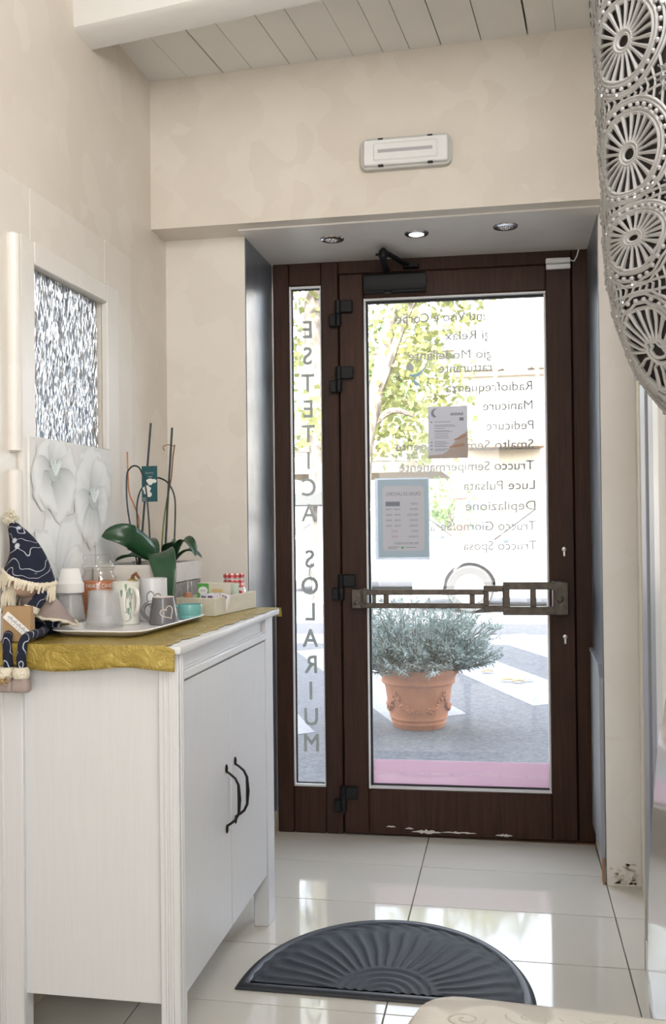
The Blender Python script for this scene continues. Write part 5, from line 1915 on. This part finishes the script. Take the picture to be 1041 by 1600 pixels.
for i in range(430):
    a = rv.uniform(0, 2*PI)
    el = math.radians(rv.choice((rv.uniform(2, 35), rv.uniform(15, 70), rv.uniform(35, 88))))
    d = Vector((math.cos(a)*math.cos(el), math.sin(a)*math.cos(el), math.sin(el)))
    L = rv.uniform(.20, .385)*(1.05 if el < .6 else 1.12)
    s0 = base+Vector((math.cos(a), math.sin(a), 0))*rv.uniform(.02, .20)
    pts = [s0+d*L*t+Vector((0, 0, .05*t*t*(1 if el < .5 else 0)))+Vector((rv.uniform(-.006, .006), rv.uniform(-.006, .006), 0)) for t in (0, .35, .7, 1)]
    ls.tube(pts, [.0035, .003, .002, .001], 4, caps=False)
    for j in range(38):
        t = .28+.74*j/33
        k = min(2, int(t*2.99))
        seg = [0, .35, .7, 1]
        tt = min(1.03, t)
        kk = 0 if tt < .35 else (1 if tt < .7 else 2)
        f = (tt-seg[kk])/(seg[kk+1]-seg[kk])
        p = pts[kk].lerp(pts[kk+1], f)
        o2_ = Vector((rv.gauss(0, 1), rv.gauss(0, 1), rv.gauss(0, .8))).normalized()
        dd = (d*.9+o2_*.9).normalized()
        ll = rv.uniform(.028, .05)
        sd_ = dd.cross(Vector((rv.gauss(0, 1), rv.gauss(0, 1), rv.gauss(0, 1)))).normalized()*.0043
        lv.add([p, p+dd*ll*.5+sd_, p+dd*ll, p+dd*ll*.5-sd_], [(0, 1, 2, 3)])
stuff(obj('foliage', lv, M['lavender'], PO, smooth=False, fixn=False))
stuff(obj('stems', ls, M['lav_stem'], PO, fixn=False))

# ---- cars
def car(name, label, loc, flip, L=4.0):
    o = thing(name, label, 'car', loc)
    def W_(p):
        return [((-x if flip else x), y, z) for x, y, z in p]
    H = [(-.00, .32), (.02, .55), (.10, .72), (.55, .80), (1.05, .90), (1.70, 1.38), (2.1, 1.46), (3.1, 1.44), (3.75, 1.02), (3.92, .95), (4.0, .6), (3.98, .32)]
    sc = L/4.0
    body = MB()
    # lower body with wheel arches, faces bulge at the waist
    n = 90
    rows_ = [(.20, .94, 0), (.30, 1.0, 0), (.62, 1.0, 0), (.86, .97, 0)]
    def top(x):
        for (a, za), (b2, zb2) in zip(H, H[1:]):
            if a <= x <= b2:
                return za+(zb2-za)*(x-a)/max(1e-6, b2-a)
        return .5
    def low(x):
        z = .20
        for cx in (.78, 3.22):
            d = x-cx
            if abs(d) < .36:
                z = max(z, .30+math.sqrt(max(0, .36**2-d*d)))
        return z
    xs_ = [.01+3.97*i/n for i in range(n+1)]
    for sgn in (-1, 1):
        g_ = []
        for x in xs_:
            e = min(1, .75+.25*min(1, min(x, 4-x)/.5))
            zt = min(top(x), .92)
            zl = min(low(x), zt-.02)
            col_ = []
            for f, wd in ((0, .80), (.25, .84), (.6, .85), (1, .80)):
                col_.append((x*sc, sgn*wd*e, zl+(zt-zl)*f))
            g_.append(col_)
        vs2 = [p for c_ in g_ for p in c_]
        fs2 = []
        for i in range(n):
            for j in range(3):
                fs2.append((i*4+j, i*4+j+1, (i+1)*4+j+1, (i+1)*4+j))
        body.add(W_(vs2), fs2)
    # bonnet, roof, boot surfaces across the width
    vs2, fs2 = [], []
    for x in xs_:
        e = min(1, .75+.25*min(1, min(x, 4-x)/.5))
        z = top(x)
        wd = .80*e if z < .93 else .80-.22*(z-.92)/.54
        for j in range(7):
            q = -1+j/3
            vs2.append((x*sc, q*wd, z+.03*(1-q*q)))
    for i in range(n):
        for j in range(6):
            fs2.append((i*7+j, i*7+j+1, (i+1)*7+j+1, (i+1)*7+j))
    body.add(W_(vs2), fs2)
    # cabin sides
    cab = [(1.05, .90), (1.70, 1.38), (2.1, 1.46), (3.1, 1.44), (3.75, 1.02), (3.9, .92)]
    for sgn in (-1, 1):
        vs2 = [(x*sc, sgn*(.80-.22*max(0, z-.92)/.54), z) for x, z in cab]
        body.add(W_(vs2), [tuple(range(len(vs2)))])
    # front and tail faces
    for x in (.0, 3.98):
        vs2 = [(x*sc, s1*.6, z) for z in (.22, .6) for s1 in (-1, 1)]
        body.add(W_(vs2), [(0, 1, 3, 2)])
    obj('body', body, M['carpaint'], o, world=False, ang=30)
    gl_ = MB()
    for sgn in (-1, 1):
        for quad in ([(1.22, .95), (1.74, 1.33), (2.28, 1.40), (2.28, .95)], [(2.36, .95), (2.36, 1.40), (3.0, 1.38), (3.45, .97)]):
            gl_.add(W_([(x*sc, sgn*(.812-.22*max(0, z-.92)/.54), z) for x, z in quad]), [(0, 1, 2, 3)])
    gl_.add(W_([(1.09*sc, y, .955) for y in (-.70, .70)]+[(1.66*sc, y, 1.375) for y in (.55, -.55)]), [(0, 1, 2, 3)])
    gl_.add(W_([(3.74*sc, y, 1.065) for y in (-.66, .66)]+[(3.18*sc, y, 1.425) for y in (.52, -.52)]), [(0, 1, 2, 3)])
    obj('window', gl_, M['carglass'], o, world=False, smooth=False)
    for cx in (.78, 3.22):
        for sgn in (-1, 1):
            wmb = MB().lathe([(.18, -.09), (.29, -.10), (.31, -.07), (.31, .07), (.29, .10), (.18, .09)], (0, 0, 0), 28, close=True).xf(Matrix.Translation(((-cx if flip else cx)*sc, sgn*.74, .31)) @ Matrix.Rotation(PI/2, 4, 'X'))
            wh = obj('wheel', wmb, M['tyre'], o, world=False)
            hb = MB()
            hb.lathe([(.0005, -.10), (.10, -.10), (.21, -.085), (.26, -.092), (.27, -.08), (.27, .08), (.26, .092), (.21, .085), (.10, .10), (.0005, .10)], (0, 0, 0), 28)
            hb.xf(Matrix.Translation(((-cx if flip else cx)*sc, sgn*.745, .31)) @ Matrix.Rotation(PI/2, 4, 'X'))
            obj('hubcap', hb, M['carpaint'], wh, world=False)
    for sgn in (-1, 1):
        x = -1.25 if flip else 1.25
        obj('mirror', MB().ball((x*sc, sgn*.90, .98), .09, 12, 8, sx=.7, sz=.8), M['bluegrey'], o, world=False)
        x = -3.95 if flip else 3.95
        obj('tail_light', MB().box(x*sc-.06, x*sc+.06, sgn*.66-.12, sgn*.66+.12, .62, .80, .03), M['taillight'], o, world=False)
        x = -.12 if flip else .12
        obj('headlight', MB().box(x*sc-.09, x*sc+.07, sgn*.60-.14, sgn*.60+.14, .56, .68, .03), M['steel'], o, world=False)
    return o
car('car', 'white car parked nearest the shop, its front wheel behind the pull bar', (-1.30, 13.6, GZ), False)
cB = car('car', 'white car with red tail light parked farther across the street', (.15, 17.0, GZ), True)

# ---- trees
def tree(name, label, trunk, crowns, m_leaf, group, seed, leafsize=.13, per_=700, branches=()):
    r_ = random.Random(seed)
    o = thing(name, label, 'tree', (trunk[0][0], trunk[0][1], GZ), group)
    pts = spl([(x, y, z) for x, y, z, _ in trunk], 5)
    rad = []
    for i in range(len(trunk)-1):
        for j in range(5):
            rad.append(trunk[i][3]+(trunk[i+1][3]-trunk[i][3])*j/5)
    rad.append(trunk[-1][3])
    obj('trunk', MB().tube(pts, rad, 12), M['bark'], o)
    for b2 in branches:
        p2 = spl([(x, y, z) for x, y, z, _ in b2], 4)
        r2_ = []
        for i in range(len(b2)-1):
            for j in range(4):
                r2_.append(b2[i][3]+(b2[i+1][3]-b2[i][3])*j/4)
        r2_.append(b2[-1][3])
        obj('branch', MB().tube(p2, r2_, 8), M['bark'], o)
    mb_ = MB()
    for (cx, cy, cz_, rx, ry, rz) in crowns:
        ncl = max(4, int(per_*rx*rz/12))
        for c_ in range(ncl):
            d = Vector((r_.gauss(0, 1), r_.gauss(0, 1), r_.gauss(0, 1))).normalized()*(r_.random()**.45)
            cc_ = Vector((cx+d.x*rx, cy+d.y*ry, cz_+d.z*rz))
            for j in range(12):
                p = cc_+Vector((r_.gauss(0, .2), r_.gauss(0, .2), r_.gauss(0, .16)))
                nrm = Vector((r_.gauss(0, 1), r_.gauss(0, 1), r_.gauss(.6, .8))).normalized()
                u_ = nrm.orthogonal().normalized()
                u_ = Matrix.Rotation(r_.uniform(0, 6.28), 3, nrm) @ u_
                v2 = nrm.cross(u_)
                s1 = leafsize*r_.uniform(.6, 1.25)
                mb_.add([p-u_*s1*.5, p-u_*s1*.1+v2*s1*.45, p+u_*s1*.55, p-u_*s1*.1-v2*s1*.45], [(0, 1, 2), (0, 2, 3)])
    stuff(obj('foliage', mb_, m_leaf, o, smooth=False, fixn=False))
    return o
gt = 'trees across the street'  # plane trees scaled about the camera to new depths, results pasted as numbers
tree('plane_tree', 'plane tree with thick mottled trunk seen through the glass sidelight', [(-2.75, 14.4, -0.05, 0.216), (-2.81, 14.4, 1.47, 0.18), (-2.88, 14.4, 3.0, 0.153), (-2.9, 14.4, 4.8, 0.135), (-2.7, 14.4, 6.6, 0.09)],
     [(-3.06, 14.22, 5.43, 1.8, 1.35, 1.17), (-3.78, 14.85, 4.08, 0.81, 1.08, 0.81), (-2.7, 13.68, 2.59, 0.72, 0.72, 0.45)], M['leaf_tree'], gt, 31, .14, 520)
tree('plane_tree', 'plane tree with leaning pale forked trunk seen behind the door lettering', [(-3.16, 20.12, -0.05, 0.23), (-3.01, 20.12, 2.58, 0.196), (-2.76, 20.12, 3.73, 0.172), (-2.47, 20.12, 5.11, 0.138), (-2.13, 20.12, 6.95, 0.092)],
     [(-1.84, 19.78, 6.26, 1.84, 1.38, 1.265), (-0.34, 20.24, 6.72, 1.61, 1.15, 0.862), (-2.3, 21.16, 4.54, 1.265, 1.15, 1.265), (-1.55, 19.78, 4.31, 0.862, 0.92, 1.15), (-2.18, 20.93, 3.16, 1.265, 1.035, 0.747)], M['leaf_tree'], gt, 32, .17, 430,
     branches=([(-2.76, 20.12, 3.73, 0.115), (-2.47, 19.89, 4.31, 0.103), (-1.95, 19.78, 5.57, 0.069), (-1.38, 19.78, 6.38, 0.034)], [(-3.01, 20.12, 2.81, 0.103), (-3.28, 20.01, 4.19, 0.081), (-3.22, 20.01, 5.8, 0.057)], [(-2.88, 20.12, 3.16, 0.092), (-2.42, 20.24, 3.5, 0.069), (-1.95, 20.35, 3.39, 0.046)]))
tree('street_tree', 'smaller green tree behind the cream parasol', [(-2.6, 28, GZ, .17), (-2.55, 28, 2.7, .14), (-2.5, 28, 5.0, .08)],
     [(-3.6, 28, 5.0, 1.4, 1.0, 1.3), (-4.3, 28.5, 5.6, 1.5, 1.2, 1.8)], M['leaf_hedge'], gt, 33, .18, 420)
tree('climbing_bush', 'leafy bush growing beside the brick gate pillar', [(-1.27, 20.9, GZ, .06), (-1.27, 20.9, 1.3, .04)], [(-1.33, 20.9, 1.35, .40, .35, .60)], M['leaf_hedge'], 'bushes across the street', 34, .11, 2200)

# ---- parasol
PS = thing('parasol', 'large cream canvas market parasol standing across the street', 'parasol', (-3.47, 23.5, GZ))
ap = Vector((-3.47, 23.5, 3.16))
cor = [Vector((-3.47+sx*2.0, 23.5+sy*2.0, 2.50)) for sx, sy in ((-1, -1), (1, -1), (1, 1), (-1, 1))]
pa = MB()
for i in range(4):
    a, b_ = cor[i], cor[(i+1) % 4]
    m_ = (a+b_)/2+Vector((0, 0, .03))
    pa.add([ap, a, m_, b_], [(0, 1, 2), (0, 2, 3)])
    pa.add([a, b_, b_-Vector((0, 0, .24)), a-Vector((0, 0, .24))], [(0, 1, 2, 3)])
obj('canopy', pa, M['awning'], PS, smooth=False)
obj('pole', MB().tube([(-3.47, 23.5, GZ+.06), (-3.47, 23.5, 3.14)], .035, 12), M['whiteplastic'], PS)
obj('base', MB().lathe([(.0005, 0), (.38, 0), (.36, .06), (.0005, .07)], (-3.47, 23.5, GZ), 28), M['palegrey'], PS)
for c_ in cor:
    obj('rib', MB().tube([ap-Vector((0, 0, .04)), c_-Vector((0, 0, .03))], .018, 6), M['shutter'], PS)

# ---- houses across the street
def house(name, label, x0, x1, y, h, cornices, wins, seedr=1):
    o = thing(name, label, 'building', ((x0+x1)/2, y, GZ))
    obj('wall', MB().box(x0, x1, y, y+6, GZ, h), M['stucco'], o)
    for z, d, t2 in cornices:
        obj('cornice', MB().box(x0-.05, x1+.05, y-d, y, z, z+t2*.5, .02).box(x0-.05, x1+.05, y-d*.6, y, z-t2*.5, z, .02), M['cornice'], o)
    for (wx, wz, ww, wh) in wins:
        f_ = obj('window', MB().box(wx-ww/2-.1, wx+ww/2+.1, y-.06, y, wz-.1, wz+wh+.12, .01), M['cornice'], o)
        obj('pane', MB().box(wx-ww/2, wx+ww/2, y-.075, y-.061, wz, wz+wh), M['carglass'] if False else M['shutter'], f_)
        for k in range(8):
            obj('slat', MB().box(wx-ww/2+.03, wx+ww/2-.03, y-.10, y-.076, wz+.05+k*(wh-.1)/8, wz+.02+(k+.8)*(wh-.1)/8), M['stucco'], f_)
    return o
H1 = house('house', 'pale house with stone string course seen through the right of the door pane', -1.45, 9, 27, 8.2, [(5.28, .35, .30), (8.1, .5, .35)], [(.25, 6.0, 1.0, 1.5), (2.9, 6.0, 1.0, 1.5), (3.2, .9, 1.1, 2.1)])
ev = obj('canopy_roof', MB().prism([(26.95, 3.42), (26.1, 3.20), (26.1, 3.12), (26.95, 3.12)], -1.2, .95, 'x'), M['roofbrown'], H1)
obj('shop_front', MB().box(-1.1, .85, 26.9, 26.99, GZ+.05, 3.1), M['awning'], H1)
house('house', 'pale house behind the trees seen through the sidelight', -14, -1.6, 33, 7.0, [(6.9, .4, .3), (3.6, .2, .2)], [(-9.5, 4.3, 1.0, 1.5), (-6.8, 4.3, 1.0, 1.5), (-4.2, 4.3, 1.0, 1.5)])
# brick pillar, with its courses
BP = thing('brick_pillar', 'brick gate pillar with pale cap across the street behind the cars', 'pillar', (-.97, 19.6, GZ))
for k in range(22):
    for j in range(2):
        x0 = -1.10+.13*j+(.03 if k % 2 else 0)
        obj('brick', MB().box(max(-1.10, x0)+.004, min(-.84, x0+.13)-.004, 19.5, 19.7, GZ+k*.075+.004, GZ+(k+1)*.075-.004), M['brick'], BP, smooth=False)
obj('cap', MB().box(-1.14, -.80, 19.46, 19.74, GZ+1.65, GZ+1.73, .02), M['cornice'], BP)
# two domed recycling bins
for i, (x, y, s1, lab) in enumerate(((-.74, 22.7, 1.05, 'tall grey-domed recycling bin beside the brick pillar'), (-.60, 19.9, .78, 'lower grey-domed recycling bin in front of the tall one'))):
    rb = thing('recycling_bin', lab, 'bin', (x, y, GZ))
    obj('body', MB().lathe([(.0005, 0), (.22*s1, 0), (.24*s1, .1), (.23*s1, 1.35*s1)], (x, y, GZ), 24), M['palegrey'], rb)
    obj('dome', MB().lathe([(.235*s1, 1.33*s1), (.225*s1, 1.5*s1), (.16*s1, 1.68*s1), (.0005, 1.76*s1)], (x, y, GZ), 24), M['bluegrey'], rb)
# teal signpost and pale lamp column
TP = thing('teal_post', 'teal street post with a small plate beside the door edge', 'post', (-1.452, 10, GZ))
obj('pole', MB().tube([(-1.452, 10, GZ), (-1.452, 10, .62)], .028, 12), M['teal'], TP)
obj('plate', MB().box(-1.475, -1.425, 9.985, 10.0, .98, 1.13, .004), M['teal'], TP)
obj('stem', MB().tube([(-1.452, 10, .6), (-1.452, 10, 1.0)], .008, 8), M['palegrey'], TP)
LC = thing('lamp_column', 'pale grey street column behind the sidelight lettering', 'post', (-2.73, 14, GZ))
obj('shaft', MB().tube([(-2.73, 14, GZ), (-2.73, 14, 1.40)], .065, 14), M['palegrey'], LC)
obj('box', MB().box(-3.3, -2.65, 13.9, 14.1, 1.40, 1.60, .02), mat('dark_grey_box', (.055, .06, .06), .7), LC)
